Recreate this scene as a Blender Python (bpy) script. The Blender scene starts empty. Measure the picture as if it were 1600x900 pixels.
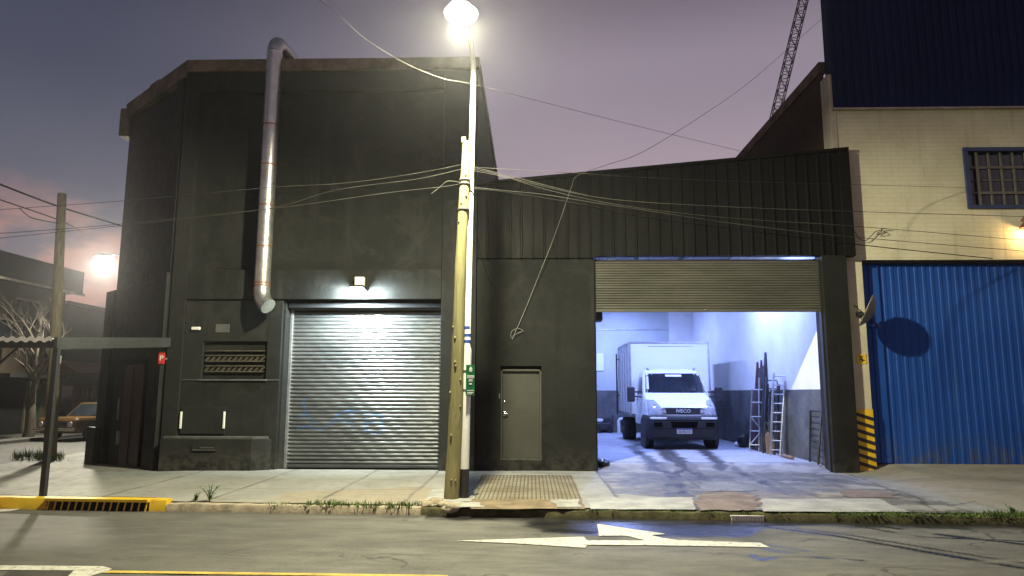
import bpy, bmesh, math, random
from mathutils import Vector, Matrix, noise
R = math.radians
random.seed(7)
sc = bpy.context.scene
COL = sc.collection
V = Vector

# ------------------------------------------------------------------ camera
YAW, PIT, ROL, FPX, H = R(1.60126), R(8.3758), R(.1435), 1106.85, 1.6
f_ = V((-math.sin(YAW)*math.cos(PIT), math.cos(YAW)*math.cos(PIT), math.sin(PIT)))
r0 = V((math.cos(YAW), math.sin(YAW), 0)); u0 = r0.cross(f_)
r_ = math.cos(ROL)*r0 + math.sin(ROL)*u0; u_ = -math.sin(ROL)*r0 + math.cos(ROL)*u0
CAM = V((0, 0, H))
cd = bpy.data.cameras.new('camera'); cam = bpy.data.objects.new('camera', cd); COL.objects.link(cam)
cd.sensor_width = 36; cd.lens = 36*FPX/1600; cd.clip_start = .05; cd.clip_end = 2000
M = Matrix((r_, u_, -f_)).transposed().to_4x4(); M.translation = CAM
cam.matrix_world = M; sc.camera = cam

def ray(px, py): return (px-800)/FPX*r_ - (py-450)/FPX*u_ + f_
def PY(px, py, y): d = ray(px, py); return CAM + d*(y/d.y)          # the point at depth y
def PZ(px, py, z): d = ray(px, py); return CAM + d*((z-H)/d.z)      # the point at height z
def PX(px, py, x): d = ray(px, py); return CAM + d*(x/d.x)

# ------------------------------------------------------------------ mesh helper
OFF = {}
def off(o): return OFF.get(o.name, V((0, 0, 0))) if o is not None else V((0, 0, 0))
class G:
    def __init__(s): s.v = []; s.f = []
    def add(s, vs, fs):
        n = len(s.v); s.v += [tuple(p) for p in vs]; s.f += [tuple(i+n for i in q) for q in fs]; return s
    def box(s, x0, x1, y0, y1, z0, z1):
        if x0 > x1: x0, x1 = x1, x0
        if y0 > y1: y0, y1 = y1, y0
        if z0 > z1: z0, z1 = z1, z0
        return s.add([(x0,y0,z0),(x1,y0,z0),(x1,y1,z0),(x0,y1,z0),(x0,y0,z1),(x1,y0,z1),(x1,y1,z1),(x0,y1,z1)],
                     [(3,2,1,0),(4,5,6,7),(0,1,5,4),(1,2,6,5),(2,3,7,6),(3,0,4,7)])
    def bar(s, a, b, w, h=None, up=(0,0,1)):                        # square bar between two points
        a, b = V(a), V(b); h = h or w; d = (b-a).normalized(); up = V(up)
        if abs(d.dot(up)) > .98: up = V((0,1,0))
        x = d.cross(up).normalized()*w/2; y = x.cross(d).normalized()*h/2
        return s.add([a-x-y,a+x-y,a+x+y,a-x+y,b-x-y,b+x-y,b+x+y,b-x+y],
                     [(3,2,1,0),(4,5,6,7),(0,1,5,4),(1,2,6,5),(2,3,7,6),(3,0,4,7)])
    def tube(s, pts, rad, n=10, cap=True):
        pts = [V(p) for p in pts]; m = len(pts)
        rad = rad if isinstance(rad, (list, tuple)) else [rad]*m
        rings = []; ref = None
        for i, p in enumerate(pts):
            d = (pts[min(i+1,m-1)]-pts[max(i-1,0)]).normalized()
            if ref is None: ref = V((0,0,1)) if abs(d.z) < .9 else V((1,0,0))
            x = (ref - d*ref.dot(d)).normalized(); ref = x; y = d.cross(x)
            rings.append([p + (x*math.cos(2*math.pi*k/n)+y*math.sin(2*math.pi*k/n))*rad[i] for k in range(n)])
        fs = [(i*n+k, i*n+(k+1)%n, (i+1)*n+(k+1)%n, (i+1)*n+k) for i in range(m-1) for k in range(n)]
        if cap: fs += [tuple(range(n))[::-1], tuple((m-1)*n+k for k in range(n))]
        return s.add([q for r in rings for q in r], fs)
    def lathe(s, c, prof, n=24, axis='z', a0=0):
        c = V(c); vs = []
        for r, h in prof:
            for k in range(n):
                a = 2*math.pi*k/n + a0; p, q = r*math.cos(a), r*math.sin(a)
                vs.append(c + (V((p,q,h)) if axis == 'z' else V((h,p,q)) if axis == 'x' else V((q,h,p))))
        m = len(prof)
        fs = [(i*n+k, i*n+(k+1)%n, (i+1)*n+(k+1)%n, (i+1)*n+k) for i in range(m-1) for k in range(n)]
        fs += [tuple(range(n))[::-1], tuple((m-1)*n+k for k in range(n))]
        return s.add(vs, fs)
    def prism(s, poly, d):                                          # 3D polygon extruded along d
        poly = [V(p) for p in poly]; d = V(d); n = len(poly)
        return s.add(poly + [p+d for p in poly], [tuple(range(n))[::-1], tuple(range(n, 2*n))] +
                     [(i, (i+1)%n, n+(i+1)%n, n+i) for i in range(n)])
    def grid(s, rows):
        m = len(rows); n = len(rows[0])
        return s.add([p for r in rows for p in r], [(i*n+j, i*n+j+1, (i+1)*n+j+1, (i+1)*n+j) for i in range(m-1) for j in range(n-1)])
    def poly(s, pts): return s.add(pts, [tuple(range(len(pts)))])
    def build(s, name, mat, parent=None, bevel=0, smooth=False, local=False, fix=True, seg=2):
        o0 = V((0,0,0)) if local else off(parent)
        me = bpy.data.meshes.new(name)
        me.from_pydata([tuple(V(p)-o0) for p in s.v], [], s.f)
        if fix or bevel:
            bm = bmesh.new(); bm.from_mesh(me)
            if fix: bmesh.ops.recalc_face_normals(bm, faces=bm.faces)
            if bevel:
                es = [e for e in bm.edges if len(e.link_faces) == 2 and e.calc_face_angle(0) > .6]
                bmesh.ops.bevel(bm, geom=es, offset=bevel, segments=seg, profile=.5, affect='EDGES', clamp_overlap=True)
            bm.to_mesh(me); bm.free()
        if smooth:
            me.polygons.foreach_set('use_smooth', [True]*len(me.polygons)); me.set_sharp_from_angle(angle=R(smooth if smooth is not True else 40))
        me.materials.append(mat)
        o = bpy.data.objects.new(name, me); COL.objects.link(o)
        if parent is not None: o.parent = parent
        OFF[o.name] = o0
        return o

def tag(o, label=None, cat=None, group=None, kind=None):
    if label: o['label'] = label
    if cat: o['category'] = cat
    if group: o['group'] = group
    if kind: o['kind'] = kind
    return o
def thing(name, loc, label, cat, group=None, rz=0, local=False):
    o = bpy.data.objects.new(name, None); COL.objects.link(o); o.location = loc; o.rotation_euler = (0, 0, rz)
    o.empty_display_size = .2
    OFF[o.name] = V(loc)
    return tag(o, label, cat, group)
def struct(o): o['kind'] = 'structure'; return o
def copy_tree(o, parent=None):
    c = o.copy(); COL.objects.link(c); c.parent = parent
    for ch in list(o.children): copy_tree(ch, c)
    return c
def text_mesh(body, size, depth=.004):
    cu = bpy.data.curves.new('lettering', 'FONT'); cu.body = body; cu.size = size; cu.extrude = depth
    cu.align_x = 'CENTER'; cu.align_y = 'CENTER'; cu.resolution_u = 3
    to = bpy.data.objects.new('lettering', cu); COL.objects.link(to)
    bpy.context.view_layer.update()
    me = bpy.data.meshes.new_from_object(to.evaluated_get(bpy.context.evaluated_depsgraph_get()))
    bpy.data.objects.remove(to); bpy.data.curves.remove(cu)
    return me
def text(body, size, mat, parent, loc, rx=90, rz=0, name='lettering', sx=1, depth=.004):
    me = text_mesh(body, size, depth); me.materials.clear(); me.materials.append(mat)
    o = bpy.data.objects.new(name, me); COL.objects.link(o); o.parent = parent
    o.location = V(loc)-off(parent); o.rotation_euler = (R(rx), 0, R(rz)); o.scale = (sx, 1, 1)
    return o

# ------------------------------------------------------------------ materials
class NT:
    def __init__(s, name):
        s.m = bpy.data.materials.new(name); s.m.use_nodes = True; s.t = s.m.node_tree; s.n = s.t.nodes
        s.b = s.n['Principled BSDF']; s.pos = s.n.new('ShaderNodeNewGeometry').outputs['Position']
    def link(s, a, b): s.t.links.new(a, b)
    def set(s, sock, val):
        if hasattr(val, 'is_linked'): s.link(val, sock)
        else: sock.default_value = val
    def mapping(s, scale, vec=None, rot=(0,0,0)):
        n = s.n.new('ShaderNodeMapping'); n.inputs['Scale'].default_value = scale; n.inputs['Rotation'].default_value = rot
        s.link(vec or s.pos, n.inputs['Vector']); return n.outputs[0]
    def noise(s, scale, detail=4, rough=.6, vec=None, dist=0):
        n = s.n.new('ShaderNodeTexNoise'); n.inputs['Scale'].default_value = scale; n.inputs['Detail'].default_value = detail
        n.inputs['Roughness'].default_value = rough; n.inputs['Distortion'].default_value = dist
        s.link(vec or s.pos, n.inputs['Vector']); return n.outputs['Fac']
    def ramp(s, fac, lo, hi, a=0., b=1.):
        n = s.n.new('ShaderNodeMapRange'); n.interpolation_type = 'SMOOTHSTEP'
        for k, v in zip(('From Min','From Max','To Min','To Max'), (lo, hi, a, b)): n.inputs[k].default_value = v
        s.link(fac, n.inputs['Value']); return n.outputs[0]
    def math(s, op, a, b=0.):
        n = s.n.new('ShaderNodeMath'); n.operation = op; s.set(n.inputs[0], a); s.set(n.inputs[1], b); return n.outputs[0]
    def mix(s, fac, a, b, mode='MIX'):
        n = s.n.new('ShaderNodeMix'); n.data_type = 'RGBA'; n.blend_type = mode
        s.set(n.inputs['Factor'], fac); s.set(n.inputs['A'] if False else n.inputs[6], a); s.set(n.inputs[7], b); return n.outputs[2]
    def attr(s, name):
        n = s.n.new('ShaderNodeAttribute'); n.attribute_name = name; return n
    def bump(s, h, strength=.3, dist=.02, nrm=None):
        n = s.n.new('ShaderNodeBump'); n.inputs['Strength'].default_value = strength; n.inputs['Distance'].default_value = dist
        s.link(h, n.inputs['Height'])
        if nrm: s.link(nrm, n.inputs['Normal'])
        return n.outputs[0]
    def out(s, col=None, rough=None, metal=None, nrm=None, spec=None):
        for k, v in (('Base Color', col), ('Roughness', rough), ('Metallic', metal), ('Normal', nrm), ('Specular IOR Level', spec)):
            if v is not None: s.set(s.b.inputs[k], v)
        return s.m
def c4(c): return (c[0], c[1], c[2], 1)
def pm(name, col, rough=.6, metal=0., var=.18, vs=1.5, bump=.15, bs=60, spec=.4, stretch=(1,1,1)):
    t = NT(name); vec = t.mapping(stretch)
    n1 = t.noise(vs, 5, .62, vec); n2 = t.noise(vs*7, 4, .6, vec)
    lo = c4([x*(1-var) for x in col]); hi = c4([min(1, x*(1+var)) for x in col])
    c = t.mix(t.ramp(n1, .3, .7), lo, hi)
    c = t.mix(t.ramp(n2, .35, .75, 0, .5*var*2), c, c4([x*.7 for x in col]))
    rg = t.ramp(n2, .2, .8, max(.03, rough-.1), min(1, rough+.1))
    nr = t.bump(t.noise(bs, 3, .6, vec), bump, .01) if bump else None
    return t.out(c, rg, metal, nr, spec)
def emis(name, col, strength):
    m = bpy.data.materials.new(name); m.use_nodes = True; b = m.node_tree.nodes['Principled BSDF']
    b.inputs['Base Color'].default_value = c4(col); b.inputs['Emission Color'].default_value = c4(col); b.inputs['Emission Strength'].default_value = strength
    return m

MT = {}
def black_paint(k=1.):
    t = NT('black facade paint'); kc = lambda *q: (q[0]*k, q[1]*k, q[2]*k, 1)
    n1 = t.noise(.45, 6, .65); n2 = t.noise(6, 5, .65); st = t.noise(2.6, 5, .65, t.mapping((1, 1, .09))); n3 = t.noise(1.4, 5, .7, None, .6)
    c = t.mix(t.ramp(n1, .32, .68), kc(.0110,.0117,.0108), kc(.0215,.0223,.0205))
    c = t.mix(t.ramp(n3, .52, .60, 0, .55), c, kc(.0255,.0255,.0225))     # rolled over repairs
    c = t.mix(t.ramp(st, .52, .78, 0, .7), c, kc(.031,.0305,.027))       # rain streaks
    c = t.mix(t.ramp(st, .46, .25, 0, .5), c, kc(.0085,.0085,.008))
    c = t.mix(t.ramp(n2, .6, .85, 0, .5), c, kc(.036,.035,.030))
    z = t.n.new('ShaderNodeSeparateXYZ'); t.link(t.pos, z.inputs[0])
    low = t.math('MULTIPLY', t.ramp(z.outputs[2], .0, .6, 1, 0), t.ramp(n2, .38, .60))
    c = t.mix(t.math('MULTIPLY', low, .7), c, kc(.06,.056,.047))          # splash dirt along the foot of the wall
    nr = t.bump(t.noise(35, 4, .7), .35, .012); nr = t.bump(t.noise(1.3, 2), .3, .04, nr)
    return t.out(c, t.ramp(n2, .2, .8, .58, .8), 0., nr, .15)
MT['black_shed'] = black_paint(.7)
MT['black'] = black_paint()
MT['black_clad'] = pm('black corrugated cladding', (.0065,.0065,.006), .6, 0, .35, 1.2, .08, 30, .12, (1,1,.15))
MT['coping'] = pm('weathered cement coping', (.15,.11,.07), .85, 0, .5, 1.8, .5, 40)
MT['plinth_top'] = pm('grey ledge', (.07,.072,.068), .8, 0, .3, 3)
MT['door_grey'] = pm('grey green steel door', (.05,.05,.04), .5, 0, .12, .9, .04, 90)
MT['door_frame'] = pm('door frame', (.06,.058,.045), .55, 0, .15, 3, .04)
MT['door_red'] = pm('dark red door', (.018,.004,.004), .45, 0, .2, 3, .05)
MT['dark'] = pm('dark void', (.012,.012,.012), .8, 0, .2, 3, .1)
MT['block'] = pm('concrete lattice block', (.055,.047,.03), .85, 0, .3, 8, .3)
MT['white_plastic'] = pm('white plastic', (.72,.70,.62), .4, 0, .05, 5, 0)
MT['galv_pipe'] = pm('galvanised pipe', (.50,.50,.47), .34, .9, .2, 2.5, .015, 12)
MT['copper'] = pm('rusty band', (.3,.13,.05), .5, .6, .3, 10, .1)
MT['wood_pole'] = None
MT['white_steel'] = pm('white painted steel', (.72,.71,.66), .4, 0, .08, 3, .05)
MT['black_steel'] = pm('black painted steel', (.02,.02,.02), .5, 0, .2, 4, .08)
MT['grey_steel'] = pm('grey steel', (.3,.3,.3), .4, .7, .2, 4, .05)
MT['cable_light'] = pm('weathered cable', (.045,.044,.038), .9, 0, .2, 4, 0, spec=.1)
MT['cable_dark'] = pm('black cable', (.014,.014,.014), .95, 0, .2, 4, 0, spec=.03)
MT['cable_white'] = pm('white cable', (.2,.195,.175), .5, 0, .1, 4, 0)
MT['green_sign'] = pm('green enamel', (.008,.13,.045), .35, 0, .08, 6, 0)
MT['sign_white'] = pm('white lettering', (.7,.72,.66), .5, 0, .05, 6, 0)
MT['red_sign'] = pm('red enamel', (.5,.03,.025), .4, 0, .08, 6, 0)
MT['yellow'] = None
MT['cream_brick'] = None
MT['blue_clad'] = pm('navy corrugated sheet', (.003,.013,.062), .6, 0, .15, .8, .05, 30, .12, (1,1,.2))
MT['blue_gate'] = None
MT['blue_frame'] = pm('blue window frame', (.03,.045,.11), .45, 0, .15, 4, .05)
MT['gutter'] = pm('pale flashing', (.35,.32,.25), .6, 0, .25, 3, .1)
MT['glass_dark'] = pm('dark glass', (.012,.016,.022), .08, 0, .3, 2, 0, spec=.6)
MT['glass_side'] = pm('smoky glass', (.02,.024,.03), .1, 0, .3, 2, 0, spec=.6)
MT['putty'] = pm('window bars', (.12,.11,.09), .6, 0, .2, 5, .05)
MT['inner_white'] = pm('white painted wall', (.70,.70,.69), .6, 0, .08, 1.1, .1, 40)
MT['inner_dado'] = pm('grey painted dado', (.085,.088,.09), .5, 0, .42, 1.6, .1, 40)
MT['inner_back'] = pm('pale back wall', (.42,.44,.45), .65, 0, .08, .8, .1, 40)
MT['roof_sheet'] = pm('zinc sheet', (.4,.4,.4), .5, .5, .2, 2, .05)
MT['purlin'] = pm('steel purlin', (.12,.12,.12), .5, .3, .2, 3, .05)
MT['truck_white'] = pm('white van paint', (.80,.81,.80), .22, 0, .03, 1.5, 0, spec=.5)
MT['box_white'] = pm('white box panel', (.80,.81,.80), .38, 0, .03, 1, .02, 20)
MT['bumper'] = pm('black bumper plastic', (.024,.024,.028), .55, 0, .2, 5, .08, 120)
MT['grille'] = pm('grille dark', (.02,.021,.024), .35, 0, .2, 6, 0)
MT['alu'] = pm('aluminium', (.55,.55,.56), .35, .85, .15, 5, .05)
MT['tyre'] = pm('tyre rubber', (.012,.012,.012), .8, 0, .25, 6, .2, 60)
MT['lamp_glass'] = pm('headlight lens', (.42,.44,.48), .18, .2, .35, 22, .1, 60, spec=.7)
MT['chrome'] = pm('chrome', (.7,.7,.7), .15, .95, .05, 4, 0)
MT['reflector'] = pm('lamp reflector', (.62,.63,.66), .45, .1, .05, 4, 0)
MT['air_gap'] = pm('air intake void', (.002,.002,.002), .9, 0, .1, 4, 0, spec=.05)
MT['plate_white'] = pm('plate white', (.7,.7,.68), .4, 0, .03, 4, 0)
MT['plate_blue'] = pm('plate blue', (.03,.08,.35), .4, 0, .03, 4, 0)
MT['rust_pipe'] = pm('red oxide pipe', (.07,.032,.035), .6, .2, .35, 6, .1)
MT['dark_pipe'] = pm('dark steel pipe', (.06,.06,.068), .45, .5, .35, 6, .1)
MT['board'] = pm('bare wood board', (.2,.13,.09), .7, 0, .25, 6, .1, 40, .3, (4,4,.6))
MT['lit_edge'] = pm('lamplit sheet edge', (.7,.68,.62), .6, .1, .15, 3, .05)  # lamp light on the canopy edge put into a paler colour
MT['canopy_beam'] = pm('dark grey beam', (.035,.036,.036), .6, 0, .2, 3, .05)
MT['bag'] = pm('black plastic bag', (.01,.01,.012), .35, 0, .3, 6, .4, 20)
MT['cloth'] = pm('white cloth', (.6,.6,.58), .8, 0, .1, 9, .3, 30)
MT['gold_paint'] = pm('mustard car paint', (.065,.036,.010), .35, 0, .2, 3, .03)
MT['teal'] = pm('teal door paint', (.02,.12,.105), .55, 0, .25, 3, .1)
MT['stucco'] = pm('beige stucco', (.12,.10,.068), .85, 0, .2, 1.5, .3, 30)
MT['stucco_dark'] = pm('dark stucco', (.02,.018,.015), .85, 0, .3, 1.5, .3, 30)
MT['brown_wood'] = pm('brown joinery', (.11,.045,.018), .5, 0, .25, 4, .1, 40, .4, (4,4,.6))
MT['roof_dark'] = pm('dark roof', (.008,.008,.0065), .8, 0, .3, 1.5, .2)
MT['bark'] = pm('grey bark', (.075,.065,.05), .9, 0, .4, 7, .6, 30, .2, (1,1,.4))
MT['leaf'] = pm('weed green', (.07,.14,.025), .6, 0, .45, 9, 0)
MT['grass'] = pm('verge grass', (.085,.135,.028), .7, 0, .55, 5, 0)
MT['moss'] = pm('mossy kerb dirt', (.075,.07,.03), .95, 0, .5, 5, .8, 25)
MT['paint_white'] = None
MT['dish'] = pm('grey dish', (.2,.19,.155), .5, .2, .15, 5, .05)
MT['brick_rubble'] = pm('broken concrete', (.32,.27,.19), .9, 0, .35, 7, .6, 30)
MT['rust'] = pm('rust red', (.16,.05,.03), .7, .2, .3, 8, .2)
MT['stone_dark'] = pm('dark stain', (.05,.045,.04), .7, 0, .3, 6, .3)

def wood_pole():
    t = NT('pine pole'); v = t.mapping((9, 9, .55))
    g = t.noise(2.2, 6, .65, v, 1.2); k = t.noise(1.1, 3, .5, t.mapping((1,1,.6)))
    c = t.mix(t.ramp(g, .3, .7), (.17,.15,.065,1), (.26,.245,.12,1))
    c = t.mix(t.ramp(k, .5, .75, 0, .5), c, (.36,.33,.14,1))
    vo = t.n.new('ShaderNodeTexVoronoi'); vo.inputs['Scale'].default_value = 3.1; t.link(t.mapping((1.6,1.6,.55)), vo.inputs['Vector'])
    c = t.mix(t.ramp(vo.outputs['Distance'], .05, .13, .7, 0), c, (.16,.12,.05,1))  # knots
    z = t.n.new('ShaderNodeSeparateXYZ'); t.link(t.pos, z.inputs[0])
    c = t.mix(t.math('MULTIPLY', t.ramp(z.outputs[2], -.1, .5, .8, 0), t.ramp(g, .2, .6)), c, (.12,.09,.045,1))
    return t.out(c, .8, 0., t.bump(g, .5, .02), .3)
MT['wood_pole'] = wood_pole()
MT['knot'] = pm('pole knot', (.2,.15,.07), .8, 0, .3, 9, .3)
MT['wood_dark'] = pm('old dark pole', (.16,.14,.075), .85, 0, .35, 4, .4, 30, .3, (5,5,.4))
def cream_brick():
    t = NT('cream painted brick')
    br = t.n.new('ShaderNodeTexBrick'); v = t.n.new('ShaderNodeCombineXYZ'); s = t.n.new('ShaderNodeSeparateXYZ'); t.link(t.pos, s.inputs[0])
    t.link(t.math('ADD', s.outputs[0], s.outputs[1]), v.inputs[0]); t.link(s.outputs[2], v.inputs[1]); t.link(v.outputs[0], br.inputs['Vector'])
    br.inputs['Scale'].default_value = 1; br.inputs['Brick Width'].default_value = .30; br.inputs['Row Height'].default_value = .095
    br.inputs['Mortar Size'].default_value = .008; br.inputs['Mortar Smooth'].default_value = .4
    n = t.noise(.9, 5); st = t.noise(3, 4, .6, t.mapping((1.5,1.5,.12)))
    c = t.mix(t.ramp(n, .3, .7), (.52,.48,.33,1), (.64,.60,.43,1))
    c = t.mix(t.ramp(st, .52, .8, 0, .5), c, (.30,.26,.17,1))
    c = t.mix(t.math('MULTIPLY', br.outputs['Fac'], .22), c, (.25,.22,.15,1))
    h = t.math('ADD', t.math('MULTIPLY', br.outputs['Fac'], -1.), t.math('MULTIPLY', t.noise(40, 3), .3))
    return t.out(c, .75, 0., t.bump(h, .28, .012), .3)
MT['cream_brick'] = cream_brick()
MT['cream'] = pm('cream plaster', (.5,.46,.33), .7, 0, .14, 1.2, .25, 35)
def raw_brick(name, a, b, mo):
    t = NT(name)
    br = t.n.new('ShaderNodeTexBrick'); v = t.n.new('ShaderNodeCombineXYZ'); s = t.n.new('ShaderNodeSeparateXYZ'); t.link(t.pos, s.inputs[0])
    t.link(t.math('ADD', s.outputs[0], s.outputs[1]), v.inputs[0]); t.link(s.outputs[2], v.inputs[1]); t.link(v.outputs[0], br.inputs['Vector'])
    br.inputs['Scale'].default_value = 1; br.inputs['Brick Width'].default_value = .27; br.inputs['Row Height'].default_value = .08
    br.inputs['Mortar Size'].default_value = .01
    br.inputs['Color1'].default_value = c4(a); br.inputs['Color2'].default_value = c4(b); br.inputs['Mortar'].default_value = c4(mo)
    c = t.mix(t.ramp(t.noise(.8, 5), .35, .75, 0, .6), br.outputs['Color'], c4([x*.55 for x in mo]))
    return t.out(c, .9, 0., t.bump(t.math('MULTIPLY', br.outputs['Fac'], -1.), .5, .02), .2)
MT['side_brick'] = raw_brick('bare side brick', (.085,.045,.028), (.06,.035,.022), (.07,.055,.04))
MT['house_brick'] = raw_brick('old house brick', (.075,.052,.032), (.06,.045,.03), (.07,.06,.045))
def blue_gate():
    t = NT('blue ribbed gate paint'); n = t.noise(.7, 4); st = t.noise(2.5, 5, .65, t.mapping((1.5,1,.15)))
    c = t.mix(t.ramp(n, .3, .7), (.008,.056,.27,1), (.012,.072,.33,1))
    c = t.mix(t.ramp(st, .5, .8, 0, .6), c, (.035,.075,.20,1))
    z = t.n.new('ShaderNodeSeparateXYZ'); t.link(t.pos, z.inputs[0])
    c = t.mix(t.math('MULTIPLY', t.ramp(z.outputs[2], .15, .9, .75, 0), t.ramp(t.noise(5, 5, .7), .4, .65)), c, (.07,.085,.11,1))
    return t.out(c, t.ramp(st, .3, .7, .5, .65), 0., t.bump(t.noise(4, 3), .1, .02), .22)
MT['blue_gate'] = blue_gate()
def yellow_paint():
    t = NT('worn yellow kerb paint'); n = t.noise(9, 6, .7); n2 = t.noise(2, 4)
    c = t.mix(t.ramp(n2, .3, .7), (.60,.36,.02,1), (.68,.45,.03,1))
    c = t.mix(t.ramp(n, .58, .72, 0, .85), c, (.2,.16,.09,1))
    return t.out(c, .6, 0., t.bump(n, .4, .01), .4)
MT['yellow'] = yellow_paint()
MT['hazard_yellow'] = pm('hazard yellow', (.72,.45,.02), .5, 0, .12, 5, .05)
def road_paint():
    t = NT('white road paint'); n = t.noise(14, 6, .75); n2 = t.noise(3, 4)
    c = t.mix(t.ramp(n2, .3, .7), (.50,.48,.40,1), (.62,.60,.52,1))
    c = t.mix(t.ramp(n, .50, .62, 0, .85), c, (.14,.13,.11,1)); c = t.mix(t.ramp(n2, .45, .7, 0, .3), c, (.2,.19,.16,1)); c = t.mix(t.ramp(t.noise(60, 3, .7), .55, .7, 0, .7), c, (.15,.14,.12,1))
    return t.out(c, .65, 0., t.bump(t.noise(120, 2), .3, .006), .4)
MT['paint_white'] = road_paint()
def asphalt():
    t = NT('asphalt'); w = t.attr('wet').outputs['Fac']; st = t.attr('stain_dark').outputs['Fac']
    n1 = t.noise(.5, 5); n2 = t.noise(4, 5, .65, t.mapping((.35,1,1))); sp = t.noise(95, 3, .6); sp2 = t.noise(34, 4, .7)
    c = t.mix(t.ramp(n1, .3, .7), (.092,.087,.075,1), (.122,.116,.10,1))
    c = t.mix(t.ramp(n2, .42, .70, 0, .75), c, (.16,.152,.128,1))
    c = t.mix(t.ramp(n2, .52, .28, 0, .7), c, (.062,.058,.05,1))
    lane = t.noise(1.1, 5, .6, t.mapping((.10,1.5,1)))
    c = t.mix(t.ramp(lane, .5, .7, 0, .5), c, (.058,.055,.048,1)); c = t.mix(t.ramp(lane, .45, .25, 0, .35), c, (.16,.152,.13,1))
    c = t.mix(t.ramp(sp, .52, .72, 0, .75), c, (.25,.24,.21,1))
    c = t.mix(t.ramp(sp2, .48, .28, 0, .6), c, (.045,.042,.037,1))
    vo = t.n.new('ShaderNodeTexVoronoi'); vo.feature = 'DISTANCE_TO_EDGE'; vo.inputs['Scale'].default_value = .55
    wv = t.n.new('ShaderNodeVectorMath'); wv.operation = 'ADD'; nv = t.n.new('ShaderNodeTexNoise'); nv.inputs['Scale'].default_value = 1.7; nv.inputs['Detail'].default_value = 5; t.link(t.pos, nv.inputs['Vector'])
    sc2 = t.n.new('ShaderNodeVectorMath'); sc2.operation = 'SCALE'; sc2.inputs['Scale'].default_value = 1.1; t.link(nv.outputs['Color'], sc2.inputs[0])
    t.link(t.mapping((.6,1,1)), wv.inputs[0]); t.link(sc2.outputs[0], wv.inputs[1]); t.link(wv.outputs[0], vo.inputs['Vector'])
    crack = t.math('MULTIPLY', t.ramp(vo.outputs['Distance'], .004, .018, 1, 0), t.ramp(n1, .45, .6))
    c = t.mix(t.math('MULTIPLY', crack, .7), c, (.03,.028,.025,1))
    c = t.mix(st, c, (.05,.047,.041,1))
    c = t.mix(t.math('MULTIPLY', w, .92), c, (.011,.011,.014,1))
    rg = t.math('SUBTRACT', t.ramp(sp, .2, .8, .72, .85), t.math('MULTIPLY', w, .58))
    nr = t.n.new('ShaderNodeBump'); nr.inputs['Distance'].default_value = .008; t.link(t.math('SUBTRACT', t.math('ADD', sp, sp2), crack), nr.inputs['Height'])
    t.link(t.math('SUBTRACT', .5, t.math('MULTIPLY', w, .46)), nr.inputs['Strength'])
    return t.out(c, rg, 0., nr.outputs[0], t.math('SUBTRACT', .4, t.math('MULTIPLY', w, .31)))
MT['asphalt'] = asphalt()
def concrete(name, base, alt, warm):
    t = NT(name); w = t.attr('wet').outputs['Fac']; ti = t.attr('tint').outputs['Fac']; jo = t.attr('joint').outputs['Fac']
    n1 = t.noise(.8, 5); n2 = t.noise(7, 5, .65); sp = t.noise(110, 2)
    c = t.mix(t.ramp(n1, .35, .65), c4(base), c4(alt))
    c = t.mix(ti, c, c4(warm))
    n3 = t.noise(2.3, 6, .7); c = t.mix(t.ramp(n3, .5, .72, 0, .55), c, c4([x*.55 for x in base])); c = t.mix(t.ramp(n3, .42, .25, 0, .4), c, c4([x*1.25 for x in alt]))
    c = t.mix(t.ramp(n2, .5, .8, 0, .6), c, c4([x*.6 for x in base]))
    c = t.mix(t.ramp(sp, .5, .8, 0, .35), c, c4([x*.55 for x in base]))
    c = t.mix(t.math('MULTIPLY', w, .92), c, (.028,.026,.026,1))
    c = t.mix(jo, c, (.045,.04,.032,1))
    rg = t.math('SUBTRACT', t.ramp(n2, .2, .8, .68, .85), t.math('ADD', t.math('MULTIPLY', w, .26), t.ramp(w, .85, .99, 0, .18)))
    nr = t.n.new('ShaderNodeBump'); nr.inputs['Distance'].default_value = .006; nr.inputs['Strength'].default_value = .3
    t.link(t.math('SUBTRACT', sp, t.math('MULTIPLY', jo, 1.5)), nr.inputs['Height'])
    return t.out(c, rg, 0., nr.outputs[0], t.math('SUBTRACT', .3, t.math('MULTIPLY', w, .1)))
MT['sidewalk'] = concrete('pavement concrete', (.23,.225,.20), (.285,.28,.255), (.265,.225,.165))
MT['garage_floor'] = concrete('garage concrete', (.27,.285,.33), (.32,.335,.38), (.2,.18,.15))
def tiles():
    t = NT('ribbed pavement tiles'); s = t.n.new('ShaderNodeSeparateXYZ'); t.link(t.pos, s.inputs[0])
    wx = t.math('PINGPONG', s.outputs[0], .034)
    wy = t.math('PINGPONG', s.outputs[1], .15)
    groove = t.ramp(wx, .006, .014, 1, 0); joint = t.ramp(wy, .006, .02, 1, 0)
    g = t.math('MAXIMUM', groove, joint)
    n = t.noise(1.6, 5); n2 = t.noise(9, 5)
    c = t.mix(t.ramp(n, .35, .65), (.15,.125,.08,1), (.22,.20,.145,1))
    c = t.mix(t.ramp(n2, .5, .8, 0, .6), c, (.11,.085,.05,1))
    c = t.mix(t.math('MULTIPLY', g, .75), c, (.07,.055,.035,1))
    return t.out(c, .85, 0., t.bump(t.math('MULTIPLY', g, -1.), .6, .012), .3)
MT['tiles'] = tiles()
MT['dirt'] = pm('bare dirt strip', (.18,.135,.08), .95, 0, .35, 3, .6, 30)
MT['pale_patch'] = pm('pale cement patch', (.29,.285,.26), .85, 0, .2, 4, .4, 40)
MT['far_ground'] = pm('far ground', (.08,.075,.065), .9, 0, .2, .4, .2)
MT['street_far'] = pm('side street asphalt', (.055,.054,.05), .75, 0, .2, .6, .3, 60)
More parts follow.
